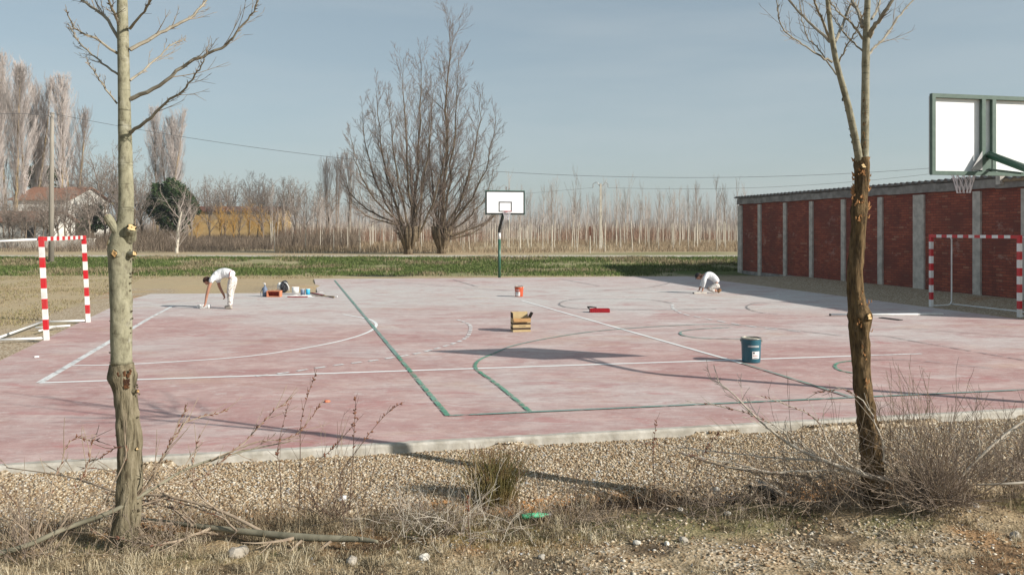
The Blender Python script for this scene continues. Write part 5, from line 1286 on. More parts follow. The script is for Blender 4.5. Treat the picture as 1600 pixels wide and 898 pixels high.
shrub('bare_shrub', 'low bare brush over the dark hollow of the ditch', 1110, 786, 6.2, 120, .15, .6, 4, [M['shrub_stem'], M['tan_twig']], 1.35, .05, .0024, 3, .04, .26, .16)
shrub('bare_shrub', 'flattened dry brush around the green bottle', 925, 806, 5.9, 100, .15, .5, 14, [M['shrub_stem'], M['tan_twig']], 1.4, .1, .0022, 3, .05, .28, .18)
shrub('bare_shrub', 'grey brown dry brush between the left trunk and the rush clump', 690, 812, 5.6, 190, .12, .48, 5, [M['pale_twig'], M['shrub_stem']], 1.4, 0, .0019, 3, .05, .30, .2)
shrub('bare_shrub', 'sparse brush with slender stalks left of the rush clump', 520, 800, 5.7, 60, .25, .7, 6, [M['dark_stem'], M['tan_twig']], 1.0, .1, .0022, 2)
shrub('bare_shrub', 'dry brush tangled at the foot of the left trunk', 240, 845, 5.4, 110, .12, .5, 7, [M['tan_twig'], M['shrub_stem']], 1.4, .2, .0020, 3, .05, .22, .2)
shrub('bare_shrub', 'sparse brown brush in the lower left corner', 45, 860, 5.2, 70, .2, .6, 8, [M['tan_twig'], M['shrub_stem']], 1.0, .1, .0022, 3)
# tall single stalks
def stalk(px, pyb, Zd, pts, label, seed, head=True):
    rnd = random.Random(seed); p0 = W(px, pyb, Zd); t_ = thing('weed_stalk', label, 'weed', tuple(p0))
    P = [Vector((0, 0, -.03))] + [W(a_, b_, Zd + dz) - p0 for a_, b_, dz in pts]
    Q = spline(P, 5); mb = MB(); mb.tube(Q, [.0042 * (1 - .7 * i / len(Q)) for i in range(len(Q))], 5)
    dirs = [(Q[min(i + 1, len(Q) - 1)] - Q[max(i - 1, 0)]).normalized() for i in range(len(Q))]
    sprout(mb, Q, [.003] * len(Q), dirs, 7, .16, rnd, (.3, .7), .02, 0, 0, .3, .6, .0018, 4, .1)
    mb.build('stem', M['dark_stem'], t_)
    if head:
        mb = MB()
        for k in range(18):
            f = rnd.uniform(.55, 1) * (len(Q) - 1); j = min(int(f), len(Q) - 2); p = Q[j].lerp(Q[j + 1], f - j); e = perp(dirs[j], rnd, 1.0)
            mb.tube([p, p + e * .01, p + e * .02], [.003, .006, .002], 5)
        mb.build('seed_head', M['bud'], t_)
stalk(468, 790, 5.8, [(469, 720, 0), (472, 650, .05), (495, 578, .1)], 'tallest dark weed stalk leaning right before the faded court left of the rush clump', 1)
stalk(440, 792, 5.8, [(437, 730, 0), (434, 700, 0), (450, 632, .05)], 'thin dark weed stalk just left of the tallest one', 2)
stalk(546, 790, 5.7, [(550, 740, 0), (553, 680, 0), (556, 620, 0)], 'dark upright weed stalk with seed heads right of the tallest one', 3)
stalk(500, 795, 5.7, [(480, 740, 0), (520, 700, 0), (560, 655, 0)], 'crooked weed stalk crossing before the kerb', 4)
stalk(545, 800, 5.6, [(530, 750, 0), (560, 700, 0), (600, 650, .1), (626, 630, .1)], 'curved weed stalk bending right over the kerb', 5)
stalk(1024, 780, 6.4, [(1022, 740, 0), (1021, 700, 0), (1026, 655, 0)], 'lone weed stalk with a star shaped dry head before the kerb', 6)
stalk(1072, 765, 6.5, [(1088, 730, 0), (1105, 700, 0), (1122, 675, 0)], 'reddish dry stalk leaning right in the gravel', 7)
stalk(38, 860, 5.2, [(30, 800, 0), (15, 775, 0), (3, 758, 0)], 'thick dark dry stalk in the lower left corner', 8, False)
stalk(735, 850, 5.4, [(732, 820, 0), (731, 790, 0), (733, 775, 0)], 'short dark stalk in the grey brush', 9)
stalk(900, 795, 6.1, [(899, 770, 0), (901, 745, 0), (900, 740, 0)], 'short bare stalk beside the green bottle', 10, False)
# rush clump
p0 = W(772, 768, 6.78); t_ = thing('rush_clump', 'upright olive green rush clump with rusty tips at the gravel edge', 'plant', (p0.x, p0.y, H1(p0.x, p0.y)))
rnd = random.Random(12); mb = MB(); mt_ = MB()
for i in range(420):
    bx, by = rnd.gauss(0, .07), rnd.gauss(0, .06); L = rnd.uniform(.2, .46); lx = bx * 1.2 + rnd.gauss(0, .05); ly = rnd.gauss(0, .05)
    P = [Vector((bx, by, -.02)), Vector((bx + lx * .35, by + ly * .3, L * .55)), Vector((bx + lx, by + ly, L))]
    mb.tube(P, [.003, .0024, .0012], 3, 0)
    if rnd.random() < .5: mb.tube([P[2], P[2] + Vector((rnd.gauss(0, .008), 0, rnd.uniform(.02, .06)))], [.0022, .001], 3, 1)
M['rush'] = simple('olive rush stems', (.17, .16, .055), (.30, .22, .10), 9, .8)
mb.build('stems', [M['rush'], M['bud']], t_)
# ------------------------------------------------------------------ buckets, box, tools
M['teal'] = simple('teal blue metal bucket', (.018, .11, .15), (.014, .085, .12), 6, .35, spec=.5)
M['orange_p'] = simple('orange red bucket', (.50, .085, .03), (.42, .07, .025), 6, .4, spec=.5)
M['paper'] = simple('white paper label', (.78, .78, .76), (.70, .70, .69), 30, .8)
M['ink'] = simple('dark print', (.05, .05, .06), (.09, .09, .1), 20, .8)
M['red_ink'] = simple('red print', (.5, .08, .06), (.4, .07, .05), 20, .8)
M['tin'] = simple('bare tin rim', (.5, .48, .42), (.22, .19, .15), 16, .4, metallic=.7)
M['sludge'] = simple('dried paint sludge', (.14, .13, .10), (.42, .38, .30), 14, .7)
def bucket(label, ctr, r0, r1, h, matl, seed, text_mat, rib):
    t_ = thing('paint_bucket', label, 'bucket', (ctr[0], ctr[1], .001))
    prof = [(0, .002), (r0 * .97, .002), (r0, .012)]
    for q in np.linspace(.05, .97, 20):
        r = r0 + (r1 - r0) * q
        if any(abs(q - k) < .026 for k in rib): r += .006
        prof.append((r, h * q))
    mb = MB(); mb.lathe(prof, 36); mb.lathe([(r1 * .975, h * .97), (r1 * .96, h * .86), (r0 * .9, h * .84)], 36); mb.build('body', matl, t_, True)
    mb = MB(); mb.lathe([(r1 + .002, h * .955), (r1 + .011, h * .965), (r1 + .012, h * .985), (r1 + .003, h * 1.0), (r1 * .965, h * .995), (r1 * .965, h * .97)], 36); mb.build('rim', M['tin'], t_, True)
    mb = MB(); mb.lathe([(0, h * .955), (r1 * .4, h * .965), (r1 * .7, h * .952), (r1 * .965, h * .96)], 24); mb.build('contents', M['sludge'], t_, True)
    return t_
def curved_patch(r, a0, a1, z0, z1, r_top=None, n=8):
    vs = []; 
    for i in range(n + 1):
        a = a0 + (a1 - a0) * i / n
        for z, rr in ((z0, r), (z1, r_top or r)): vs.append((rr * math.cos(a), rr * math.sin(a), z))
    return vs, [(2 * i, 2 * i + 2, 2 * i + 3, 2 * i + 1) for i in range(n)]
c = G(1175, 566); r0, r1, h = .148, .160, .405
tb = bucket('large teal blue metal paint bucket with a white label standing right of centre', (c.x, c.y + .05), r0, r1, h, M['teal'], 1, None, (.78, .86))
cang = math.atan2(-c.y, -c.x)     # angle facing the viewer
v, f = curved_patch(r0 + .006, cang + .12, cang + .95, .075, .195, r0 + .010); mb = MB(); mb.add(v, f); lb = mb.build('label', M['paper'], tb)
mb = MB()
v, f = curved_patch(r0 + .0085, cang + .20, cang + .38, .155, .182, r0 + .0115, 3); mb.add(v, f, 0)
for k in range(4):
    v, f = curved_patch(r0 + .0080, cang + .25 + .15 * k, cang + .34 + .15 * k, .118, .132, r0 + .0095, 2); mb.add(v, f, 1)
v, f = curved_patch(r0 + .0075, cang + .35, cang + .75, .086, .094, r0 + .0085, 4); mb.add(v, f, 0)
mb.build('print', [M['ink'], M['red_ink']], lb)
mb = MB()
for k in range(9):      # row of faded, unreadable capital letters
    a_ = cang - .30 + k * .135; w_ = .085
    for (z0_, z1_, aa, bb) in ((.262, .292, a_, a_ + .026), (.262, .269, a_, a_ + w_), (.285, .292, a_, a_ + w_), (.262, .292, a_ + w_ - .026, a_ + w_)):
        if k in (0,) and aa == a_ and bb - aa > .03: continue
        v, f = curved_patch(r1 + .002, aa, bb, z0_, z1_, r1 + .0025, 1); mb.add(v, f)
mb.build('lettering', M['paper'], tb)
mb = MB(); ring = []
for s_ in (-1, 1):
    a_ = cang + s_ * 1.5; mb.box((math.cos(a_) * (r1 + .008), math.sin(a_) * (r1 + .008), h * .88), (.02, .02, .035))
mb.build('handle_lug', M['tin'], tb)
c = G(811, 463.5)
tb2 = bucket('orange red paint bucket with a raised wire handle and white label near the centre line', (c.x, c.y + .05), .125, .145, .335, M['orange_p'], 2, None, (.80, .88))
cang = math.atan2(-c.y, -c.x)
v, f = curved_patch(.131, cang - 1.0, cang + .25, .03, .165, .139); mb = MB(); mb.add(v, f); lb = mb.build('label', M['paper'], tb2)
mb = MB(); v, f = curved_patch(.1385, cang - .75, cang - .1, .135, .15, .140); mb.add(v, f); v, f = curved_patch(.137, cang - .75, cang - .2, .10, .106, .1378); mb.add(v, f); mb.build('print', M['ink'], lb)
mb = MB(); v, f = curved_patch(.1425, cang - .8, cang + .1, .205, .235, .1440); mb.add(v, f); mb.build('lettering', M['net_pink'], tb2)
mb = MB(); mb.tube([(.15 * math.cos(a_), .02 * math.sin(a_) + .0, .29 + .075 * math.sin(a_)) for a_ in np.linspace(0, math.pi, 13)], .004, 5); mb.build('handle', M['tin'], tb2)

# cardboard box
M['card'] = simple('tan cardboard', (.52, .40, .22), (.46, .345, .185), 8, .9)
M['card_in'] = simple('brown inner cardboard', (.40, .23, .10), (.34, .19, .08), 8, .9)
M['card_dark'] = simple('dark brown printed band', (.055, .035, .025), (.075, .05, .035), 8, .9)
c = G(813.5, 518.5); bw, bd_, bh = .385, .28, .285
t_ = thing('cardboard_box', 'open tan cardboard box with two dark printed bands on the middle of the court', 'box', (c.x, c.y + .15, .002), R(11))
def wallp(mb, x0, y0, x1, y1, z0, z1, th=.006, mi=0):
    a_ = Vector((x0, y0, 0)); b_ = Vector((x1, y1, 0)); d_ = (b_ - a_); n_ = Vector((d_.y, -d_.x, 0)).normalized() * th
    mb.add([a_ + Vector((0, 0, z0)), b_ + Vector((0, 0, z0)), b_ + Vector((0, 0, z1)), a_ + Vector((0, 0, z1)), a_ - n_ + Vector((0, 0, z0)), b_ - n_ + Vector((0, 0, z0)), b_ - n_ + Vector((0, 0, z1)), a_ - n_ + Vector((0, 0, z1))],
           [(0, 1, 2, 3), (7, 6, 5, 4), (0, 4, 5, 1), (3, 2, 6, 7), (0, 3, 7, 4), (1, 5, 6, 2)], mi)
hw, hd = bw / 2, bd_ / 2
for nm, a_ in (('side', (-hw, -hd, hw, -hd)), ('side', (hw, -hd + .006, hw, hd)), ('side', (hw, hd, -hw, hd)), ('side', (-hw, hd, -hw, -hd + .006))):
    mb = MB(); wallp(mb, *a_, 0, bh); sd = mb.build(nm, M['card'], t_)
    mb = MB(); d_ = Vector((a_[2] - a_[0], a_[3] - a_[1], 0)); n_ = Vector((d_.y, -d_.x, 0)).normalized() * .002
    for (z0, z1) in ((.045, .09), (.155, .19)):
        wallp(mb, a_[0] + n_.x, a_[1] + n_.y, a_[2] + n_.x, a_[3] + n_.y, z0, z1, .0015)
    mb.build('printed_band', M['card_dark'], sd)
mb = MB(); mb.box((0, 0, .004), (bw - .014, bd_ - .014, .006)); mb.build('bottom', M['card_in'], t_)
def flap(a_, b_, out_, L, ang_, matl):
    a_ = Vector(a_); b_ = Vector(b_); o_ = Vector(out_); d_ = (b_ - a_).normalized(); t = o_ * math.cos(ang_) + Vector((0, 0, 1)) * math.sin(ang_); th = o_ * math.sin(ang_) * -.005 + Vector((0, 0, .005)) * math.cos(ang_)
    mb = MB(); i_ = d_ * .012; v = [a_, b_, b_ + t * L - i_, a_ + t * L + i_]; v += [p + th for p in v]
    mb.add(v, [(3, 2, 1, 0), (4, 5, 6, 7), (0, 1, 5, 4), (1, 2, 6, 5), (2, 3, 7, 6), (3, 0, 4, 7)]); mb.build('flap', matl, t_)
flap((-hw, -hd, bh + .001), (-hw, hd, bh + .001), (-1, 0, 0), .12, R(88), M['card_dark']); flap((hw, -hd, bh + .001), (hw, hd, bh + .001), (1, 0, 0), .13, R(60), M['card_dark'])
flap((-hw, hd, bh + .001), (hw, hd, bh + .001), (0, 1, 0), .12, R(85), M['card']); flap((hw, -hd - .008, bh + .001), (-hw, -hd - .008, bh + .001), (0, -1, 0), .09, R(-48), M['card_in'])
# faint unreadable print between the bands
mb = MB()
for k in range(7): mb.box((-.06 + k * .022, -hd - .0015, .122 + .002 * (k % 2)), (.015, .001, .010))
mb.build('lettering', M['card_dark'], t_)

# long red tray with dark handle
c = G(937, 488); M['red_pl'] = simple('red plastic', (.36, .012, .02), (.28, .01, .016), 20, .5)
t_ = thing('paint_tray', 'long low red plastic tray with a dark handle lying on the court', 'paint tray', (c.x, c.y + .05, .002), R(2))
mb = MB(); 
for (sx, sy, cx, cy) in ((.52, .012, 0, -.11), (.52, .012, 0, .11), (.012, .208, -.254, 0), (.012, .208, .254, 0)): mb.box((cx, cy, .05), (sx, sy, .09))
mb.box((0, 0, .006), (.50, .204, .008)); 
for k in range(9): mb.box((-.22 + k * .055, -.118, .05), (.014, .006, .07))
mb.build('body', M['red_pl'], t_)
mb = MB(); mb.tube([(-.24, 0, .08), (-.30, 0, .115), (-.33, -.01, .14), (-.24, -.01, .145), (-.08, 0, .12)], .018, 8); mb.build('handle', M['black_paint'], t_, True)

# long white pipe lying near the right goal
p0 = G(1298, 493.5); p1 = G(1473, 492.5)
t_ = thing('white_pipe', 'long straight white pipe lying on the court before the right goal', 'pipe', (p0.x, p0.y, .03))
mb = MB(); mb.tube([(0, 0, 0), (p1.x - p0.x, p1.y - p0.y, 0)], .028, 12); mb.build('tube', M['white_paint'], t_, True)
mb = MB(); dv = (p1 - p0).normalized(); mb.tube([tuple(-dv * .03), (0, 0, 0)], .030, 12); mb.build('end_cap', M['black_paint'], t_, True)
# brick chip, scraps
def lump(name, label, cat, p, size, matl, seed, sub=2):
    r_ = random.Random(seed); me = bpy.data.meshes.new(name); import bmesh
    bm = bmesh.new(); bmesh.ops.create_icosphere(bm, subdivisions=sub, radius=1)
    for v in bm.verts:
        f_ = 1 + .45 * (float(vnoise(v.co.x * 1.9 + seed, v.co.y * 1.9 + v.co.z * 1.3, seed)) - .5) + .12 * (r_.random() - .5); v.co = Vector((v.co.x * size[0], v.co.y * size[1], v.co.z * size[2])) * f_
    bm.to_mesh(me); bm.free(); me.materials.append(matl); o = bpy.data.objects.new(name, me); col.objects.link(o); o.location = p; o.rotation_euler = (0, 0, r_.random() * 6)
    return tag(o, label, cat)
M['brick_bit'] = simple('orange red brick chip', (.45, .12, .06), (.5, .22, .13), 20, .95)
M['stone_w'] = simple('whitish chalky stone', (.66, .63, .56), (.45, .42, .36), 18, .95, bmp=.6, bdist=.01)
M['stone_g'] = simple('grey brown stone', (.42, .38, .32), (.28, .25, .2), 14, .95, bmp=.6, bdist=.01)
p = G(511, 628); lump('brick_chip', 'small orange red brick chip lying on the court left of centre', 'brick chip', (p.x, p.y, .012), (.045, .025, .018), M['brick_bit'], 1)
for i, (px, py, s_, zz, lab, mt) in enumerate([(663, 874, .042, 0, 'crumpled looking white stone in the near dry grass at the bottom centre', 'stone_w'), (1416, 790, .034, 0, 'pale stone just right of the foot of the large shrub', 'stone_w'), (1136, 804, .03, 0, 'flat white stone below the dark ditch hollow', 'stone_w'),
        (1158, 797, .026, 0, 'small white stone right of the flat white one', 'stone_w'), (1042, 851, .026, 0, 'white stone on bare ground right of the bottle', 'stone_w'), (1068, 846, .034, 0, 'round pale stone on the bare ground beside a smaller white one', 'stone_g'),
        (1120, 768, .035, 0, 'grey stone at the lip of the ditch hollow', 'stone_w'), (995, 850, .03, 0, 'pale lump of stone nearest the bottom centre right', 'stone_w'), (1522, 792, .040, 0, 'rounded pale stone at the right among dry grass', 'stone_w'),
        (372, 868, .07, 0, 'large half buried grey stone under the thick fallen limb', 'stone_g'), (549, 880, .05, 0, 'grey stone in the dry grass at the bottom left of centre', 'stone_g'), (1063, 797, .028, 0, 'small whitish stone in the ditch left of the hollow', 'stone_w'), (846, 873, .03, 0, 'small tan stone in sparse grass at the bottom centre', 'stone_g'), (1586, 840, .05, 0, 'grey stone at the lower right edge', 'stone_g')]):
    # put on the ground along the line of sight
    ray = Vector(((px - 800) / FPX, 1, -(py - HOR) / FPX)); tt = 3.0
    while tt < 12 and CAMH + ray.z * tt > H1(ray.x * tt, tt): tt += .01
    lump('stone', lab, 'stone', (ray.x * tt, tt, H1(ray.x * tt, tt) + s_ * .3), (s_, s_ * .8, s_ * .62), M[mt], 20 + i)
def on_ground(px, py):
    ray = Vector(((px - 800) / FPX, 1, -(py - HOR) / FPX)); tt = 3.0
    while tt < 60 and CAMH + ray.z * tt > H1(ray.x * tt, tt): tt += .01
    return Vector((ray.x * tt, tt, H1(ray.x * tt, tt)))
# green plastic bottle
M['bottle'] = simple('crushed green plastic', (.07, .38, .17), (.14, .50, .28), 14, .3, spec=.5)
p = on_ground(836, 815); t_ = thing('plastic_bottle', 'flattened green plastic bottle lying in the weeds of the ditch', 'bottle', (p.x, p.y, p.z + .05), R(8))
mb = MB(); mb.lathe([(0, -.105), (.026, -.10), (.031, -.08), (.030, .03), (.025, .06), (.011, .09), (.011, .115), (0, .116)], 14)
mb.v = [(v[2], v[0] * 1.0, v[1] * .62 + .004 * math.sin(v[2] * 90)) for v in mb.v]; mb.build('body', M['bottle'], t_, True)
mb = MB(); mb.lathe([(0, .105), (.0135, .105), (.0135, .122), (0, .122)], 12); mb.v = [(v[2], v[0], v[1]) for v in mb.v]; mb.build('cap', M['paper'], t_, True)
# wood offcut in the ditch
p = on_ground(1207, 775); t_ = thing('wood_offcut', 'short grey weathered wood offcut leaning in the ditch hollow', 'wood offcut', (p.x, p.y, p.z + .05), R(-40))
t_.rotation_euler = (R(8), R(14), R(-38)); mb = MB(); mb.tube([(-.13, 0, 0), (-.05, 0, .004), (.12, 0, 0)], [.034, .038, .030], 9); mb.build('log', M['old_wood'], t_, True)
mb = MB(); mb.tube([(-.132, 0, 0), (-.129, 0, 0)], .030, 9); mb.build('cut_end', M['cut_wood'], t_)
# paper scrap in the gravel
p = on_ground(536, 785); mb = MB(); mb.add([(-.03, -.02, 0), (.03, -.015, .01), (.025, .02, .035), (-.025, .02, .03), (0, 0, .028)], [(0, 1, 4), (1, 2, 4), (2, 3, 4), (3, 0, 4)])
o = mb.build('paper_scrap', M['paper']); o.location = (p.x, p.y, p.z + .02); tag(o, 'small crumpled white paper scrap in the weeds left of centre', 'litter')

# ------------------------------------------------------------------ painters' gear by the notch of the court
M['blue_grey'] = simple('blue grey plastic', (.16, .20, .28), (.12, .15, .21), 10, .5)
M['crate_o'] = simple('faded orange crate', (.55, .22, .12), (.48, .18, .10), 10, .6); M['crate_in'] = simple('red inside of crate', (.40, .06, .03), (.3, .04, .02), 10, .6)
M['black_cloth'] = simple('black cloth', (.025, .025, .03), (.04, .04, .045), 12, .9); M['white_cloth'] = simple('white cloth', (.72, .71, .68), (.58, .57, .55), 14, .9)
M['cyan'] = simple('light blue paint can', (.05, .40, .62), (.04, .33, .52), 10, .4); M['maroon'] = simple('dark red tray', (.22, .03, .04), (.3, .05, .05), 10, .6)
def at_px(px, py): p = G(px, py); return p
c = at_px(414, 463); t_ = thing('spray_can', 'blue grey bottle shaped sprayer standing left of the orange crate', 'sprayer', (c.x, c.y, 0))
mb = MB(); mb.lathe([(0, .002), (.075, .002), (.08, .02), (.08, .22), (.06, .29), (.025, .33), (.022, .38), (0, .385)], 18); mb.build('body', M['blue_grey'], t_, True)
mb = MB(); mb.tube([(0, 0, .38), (0, 0, .42), (-.06, -.01, .43)], [.02, .02, .01], 8); mb.build('nozzle', M['paper'], t_, True); mb = MB(); mb.tube([(-.06, 0, .3), (-.13, -.02, .15), (-.12, -.04, .03)], .012, 6); mb.build('hose', M['blue_grey'], t_, True)
c = at_px(427, 464); t_ = thing('crate', 'open faded orange crate lying on its side in front of the backpack', 'crate', (c.x, c.y + .12, .002))
mb = MB(); W_, D_, H_ = .44, .24, .20
mb.box((0, 0, H_ - .012), (W_, D_, .024)); mb.box((0, 0, .012), (W_, D_, .024)); mb.box((-W_ / 2 + .018, 0, H_ / 2), (.036, D_, H_ - .049)); mb.box((W_ / 2 - .018, 0, H_ / 2), (.036, D_, H_ - .049)); mb.build('frame', M['crate_o'], t_)
mb = MB(); mb.box((0, D_ / 2 - .012, H_ / 2), (W_ - .074, .02, H_ - .05)); mb.build('base', M['crate_in'], t_)
mb = MB(); 
for k in range(3): mb.bar((-.15 + k * .1, -.05 + .05 * k, H_ + .012), (-.02 + k * .07, .05, H_ + .03 + .01 * k), .03, .02)
mb.build('brush_handle', M['timber'], t_)
c = at_px(443, 457); t_ = thing('backpack', 'black and white backpack slumped on the court behind the crate', 'bag', (c.x, c.y + .1, 0))
o = lump('body', None, None, (0, 0, .19), (.20, .13, .21), M['black_cloth'], 5, 3); o.parent = t_
o = lump('flap', None, None, (-.14, .03, .19), (.14, .13, .17), M['white_cloth'], 6, 3); o.parent = t_
mb = MB(); mb.tube([(.02, -.12, .36), (.12, -.15, .33), (.19, -.14, .2), (.19, -.12, .05)], .02, 6); mb.build('strap', M['white_cloth'], t_, True)
c = at_px(462, 464)
t_ = thing('dust_sheet', 'crumpled white dust sheet with a dark red edge spread under the paint pots', 'sheet', (c.x + .12, c.y + .1, 0))
mb = MB(); n_ = 14; vs = []
for j in range(n_):
    for i in range(n_ * 2):
        x = (i / (2 * n_ - 1) - .5) * .95; y = (j / (n_ - 1) - .5) * .4; ee = max(abs(x) / .475, abs(y) / .2)
        vs.append((x + .05 * (float(vnoise(j * .4, 1, 5)) - .5), y + .06 * (float(vnoise(i * .3, 2, 6)) - .5), .006 + (.07 * float(vnoise(i * .45, j * .6, 7)) * max(0, 1 - ee ** 3))))
fs = [(j * 2 * n_ + i, j * 2 * n_ + i + 1, (j + 1) * 2 * n_ + i + 1, (j + 1) * 2 * n_ + i) for j in range(n_ - 1) for i in range(2 * n_ - 1)]
mb.add(vs, fs); mb.build('cloth', M['white_cloth'], t_, True); mb = MB(); mb.bar((-.35, -.215, .02), (.3, -.235, .02), .05, .03); mb.build('rolled_edge', M['maroon'], t_)
def pot(px, py, r, h, matl, label, nm='paint_pot'):
    c = at_px(px, py); t_ = thing(nm, label, 'paint pot', (c.x, c.y, .05)); mb = MB(); mb.lathe([(0, .002), (r * .93, .002), (r, h), (r * .93, h), (r * .86, .012), (0, .012)], 18); mb.build('body', matl, t_, True)
    mb = MB(); mb.lathe([(r + .001, h - .014), (r + .006, h - .01), (r + .006, h), (r, h + .002)], 18); mb.build('rim', M['paper'], t_, True); return t_
pot(461.5, 460, .12, .20, M['white_paint'], 'white paint pot, largest of the three pots on the dust sheet'); pot(473, 463, .075, .19, M['blue_grey'], 'slim pale blue grey paint pot in the middle of the three'); pot(481, 463, .07, .20, M['cyan'], 'light blue paint pot, rightmost of the three')
c0 = at_px(484, 461); 
for i, (a_, b_, m_, lab) in enumerate([((482, 458), (519, 465), 'black_cloth', 'long dark roller pole lying to the right of the paint pots'), ((486, 463), (524, 464.5), 'timber', 'wooden stick lying beside the dark roller pole'), ((487, 459), (506, 463), 'red_paint', 'short red handled tool by the light blue pot')]):
    p0 = at_px(*a_); p1 = at_px(*b_); t_ = thing('roller_pole' if i == 0 else ('wooden_stick' if i == 1 else 'hand_tool'), lab, 'tool', (p0.x, p0.y, .02 + .012 * i)); L_ = p1 - p0
    mb = MB(); mb.tube([(0, 0, 0), (L_.x, L_.y, 0)], .014, 8); mb.build('shaft', M[m_], t_); mb = MB(); mb.tube([(L_.x * .98, L_.y * .98, 0), (L_.x * 1.08, L_.y * 1.08, 0)], .019, 8); mb.build('grip', M['timber'] if i != 1 else M['paper'], t_)
for i, (px, py, lab) in enumerate(((502, 457, 'small white scrap on the far court right of the painters gear'), (1216, 461, 'tiny white scrap in the shaded court edge'), (57, 558, 'tiny white flake on the court near the left goal'))):
    p = at_px(px, py); mb = MB(); mb.box((0, 0, .012), (.12 if i == 0 else .07, .05, .02), 0, Matrix.Rotation(.4 * i, 3, 'Z')); o = mb.build('paper_scrap', M['paper']); o.location = (p.x, p.y, 0); tag(o, lab, 'litter')
# white pan being used by the bent painter
c = at_px(317, 481.5); t_ = thing('paint_pan', 'small white paint pan on the court under the hand of the bent painter', 'paint pan', (c.x, c.y + .03, .002))
mb = MB(); 
for k in range(6): mb.box((-.14 + k * .045, 0, .045 + .008 * (k % 2)), (.035, .11, .09))
mb.build('body', M['white_paint'], t_); mb = MB(); mb.lathe([(0, .0), (.05, 0), (.052, .10), (.045, .10), (.042, .02), (0, .02)], 14, 0, (.15, 0, .0)); mb.build('cup', M['paper'], t_, True)
# straightedge board of the kneeling painter
p0 = at_px(1084, 459); p1 = at_px(1104, 458.5); t_ = thing('straightedge_board', 'narrow pale board lying on the court under the hands of the kneeling painter', 'board', (p0.x, p0.y, .03))
mb = MB(); L_ = p1 - p0; mb.bar((0, 0, 0), (L_.x, L_.y, 0), .07, .05); mb.build('plank', M['concrete'], t_); mb = MB(); mb.bar((-.03, 0, .0), (-.002, 0, 0), .072, .052); mb.build('end_cap', M['ink'], t_)

# ------------------------------------------------------------------ people
def cloth_paint(name, c1, spots):
    m, t, b = new_mat(name); n1 = noise(t, 26, 3, .6); n2 = noise(t, 5, 4)
    c = ramp(t, n2, [(.35, c1), (.65, tuple(x * .88 for x in c1))]); c = mix(t, ramp(t, n1, [(spots, (0, 0, 0)), (spots + .03, (.9, .9, .9))]), c, (.24, .19, .17))
    t.links.new(c, b.inputs['Base Color']); b.inputs['Roughness'].default_value = .95; bump(t, b, noise(t, 9, 4, .6, (1, 1, .5), off=3), 1.0, .06); return m
M['tee'] = cloth_paint('white t-shirt cloth', (.74, .75, .76), .74); M['trouser'] = cloth_paint('paint flecked white trousers', (.68, .65, .60), .55)
M['skin'] = simple('tanned skin', (.42, .22, .15), (.36, .18, .12), 10, .6); M['hair'] = simple('dark brown hair', (.07, .03, .02), (.04, .02, .015), 30, .8)
M['cap'] = simple('black cap cloth', (.015, .016, .018), (.03, .03, .03), 10, .9); M['shoe'] = simple('worn work shoe', (.42, .38, .33), (.30, .26, .22), 14, .9); M['shoe_b'] = simple('brown work boot', (.30, .17, .09), (.22, .12, .06), 14, .9)
M['belt'] = simple('dark red belt', (.22, .04, .05), (.15, .03, .03), 14, .7); M['glove'] = simple('dark work glove', (.05, .045, .045), (.08, .07, .065), 14, .9)
def skinned(name, parent, verts, edges, matl, root=0, sub=2, smooth=True):
    """verts: (x,y,z,rx,ry)"""
    me = bpy.data.meshes.new(name); me.from_pydata([v[:3] for v in verts], edges, []); me.update()
    o = bpy.data.objects.new(name, me); col.objects.link(o); o.parent = parent
    md = o.modifiers.new('skin', 'SKIN'); md.use_smooth_shade = True
    if not me.skin_vertices: 
        bpy.context.view_layer.objects.active = o
    for i, v in enumerate(verts):
        sv = me.skin_vertices[0].data[i]; sv.radius = (v[3], v[4] if len(v) > 4 else v[3]); sv.use_root = (i == root)
    ms = o.modifiers.new('sub', 'SUBSURF'); ms.levels = sub; ms.render_levels = sub
    me.materials.append(matl); return o
def chain(n, start=0): return [(i, i + 1) for i in range(start, start + n - 1)]
def hand_chains(V, E, w, d, side, curl=.5):
    """adds palm and five fingers to vertex/edge lists; w wrist index, d direction of the hand, side = lateral direction"""
    wv = Vector(V[w][:3]); d = Vector(d).normalized(); side = Vector(side).normalized(); nrm = d.cross(side).normalized()
    pi = len(V); p = wv + d * .05; V.append((*p, .020, .032)); E.append((w, pi))
    for k, (off, L_) in enumerate(((-.027, .060), (-.009, .072), (.009, .068), (.027, .052))):
        a_ = p + side * off + d * .03; i0 = len(V); V.append((*a_, .010, .010)); E.append((pi, i0)); b_ = a_ + (d * math.cos(curl) + nrm * math.sin(curl)) * L_ * .55; V.append((*b_, .009, .009)); E.append((i0, i0 + 1))
        c_ = b_ + (d * math.cos(curl * 2) + nrm * math.sin(curl * 2)) * L_ * .45; V.append((*c_, .0075, .0075)); E.append((i0 + 1, i0 + 2))
    a_ = wv + d * .025 - side * .03; i0 = len(V); V.append((*a_, .011, .011)); E.append((w, i0)); b_ = a_ + (d * .7 - side * .6 + nrm * .3).normalized() * .045; V.append((*b_, .009, .009)); E.append((i0, i0 + 1))
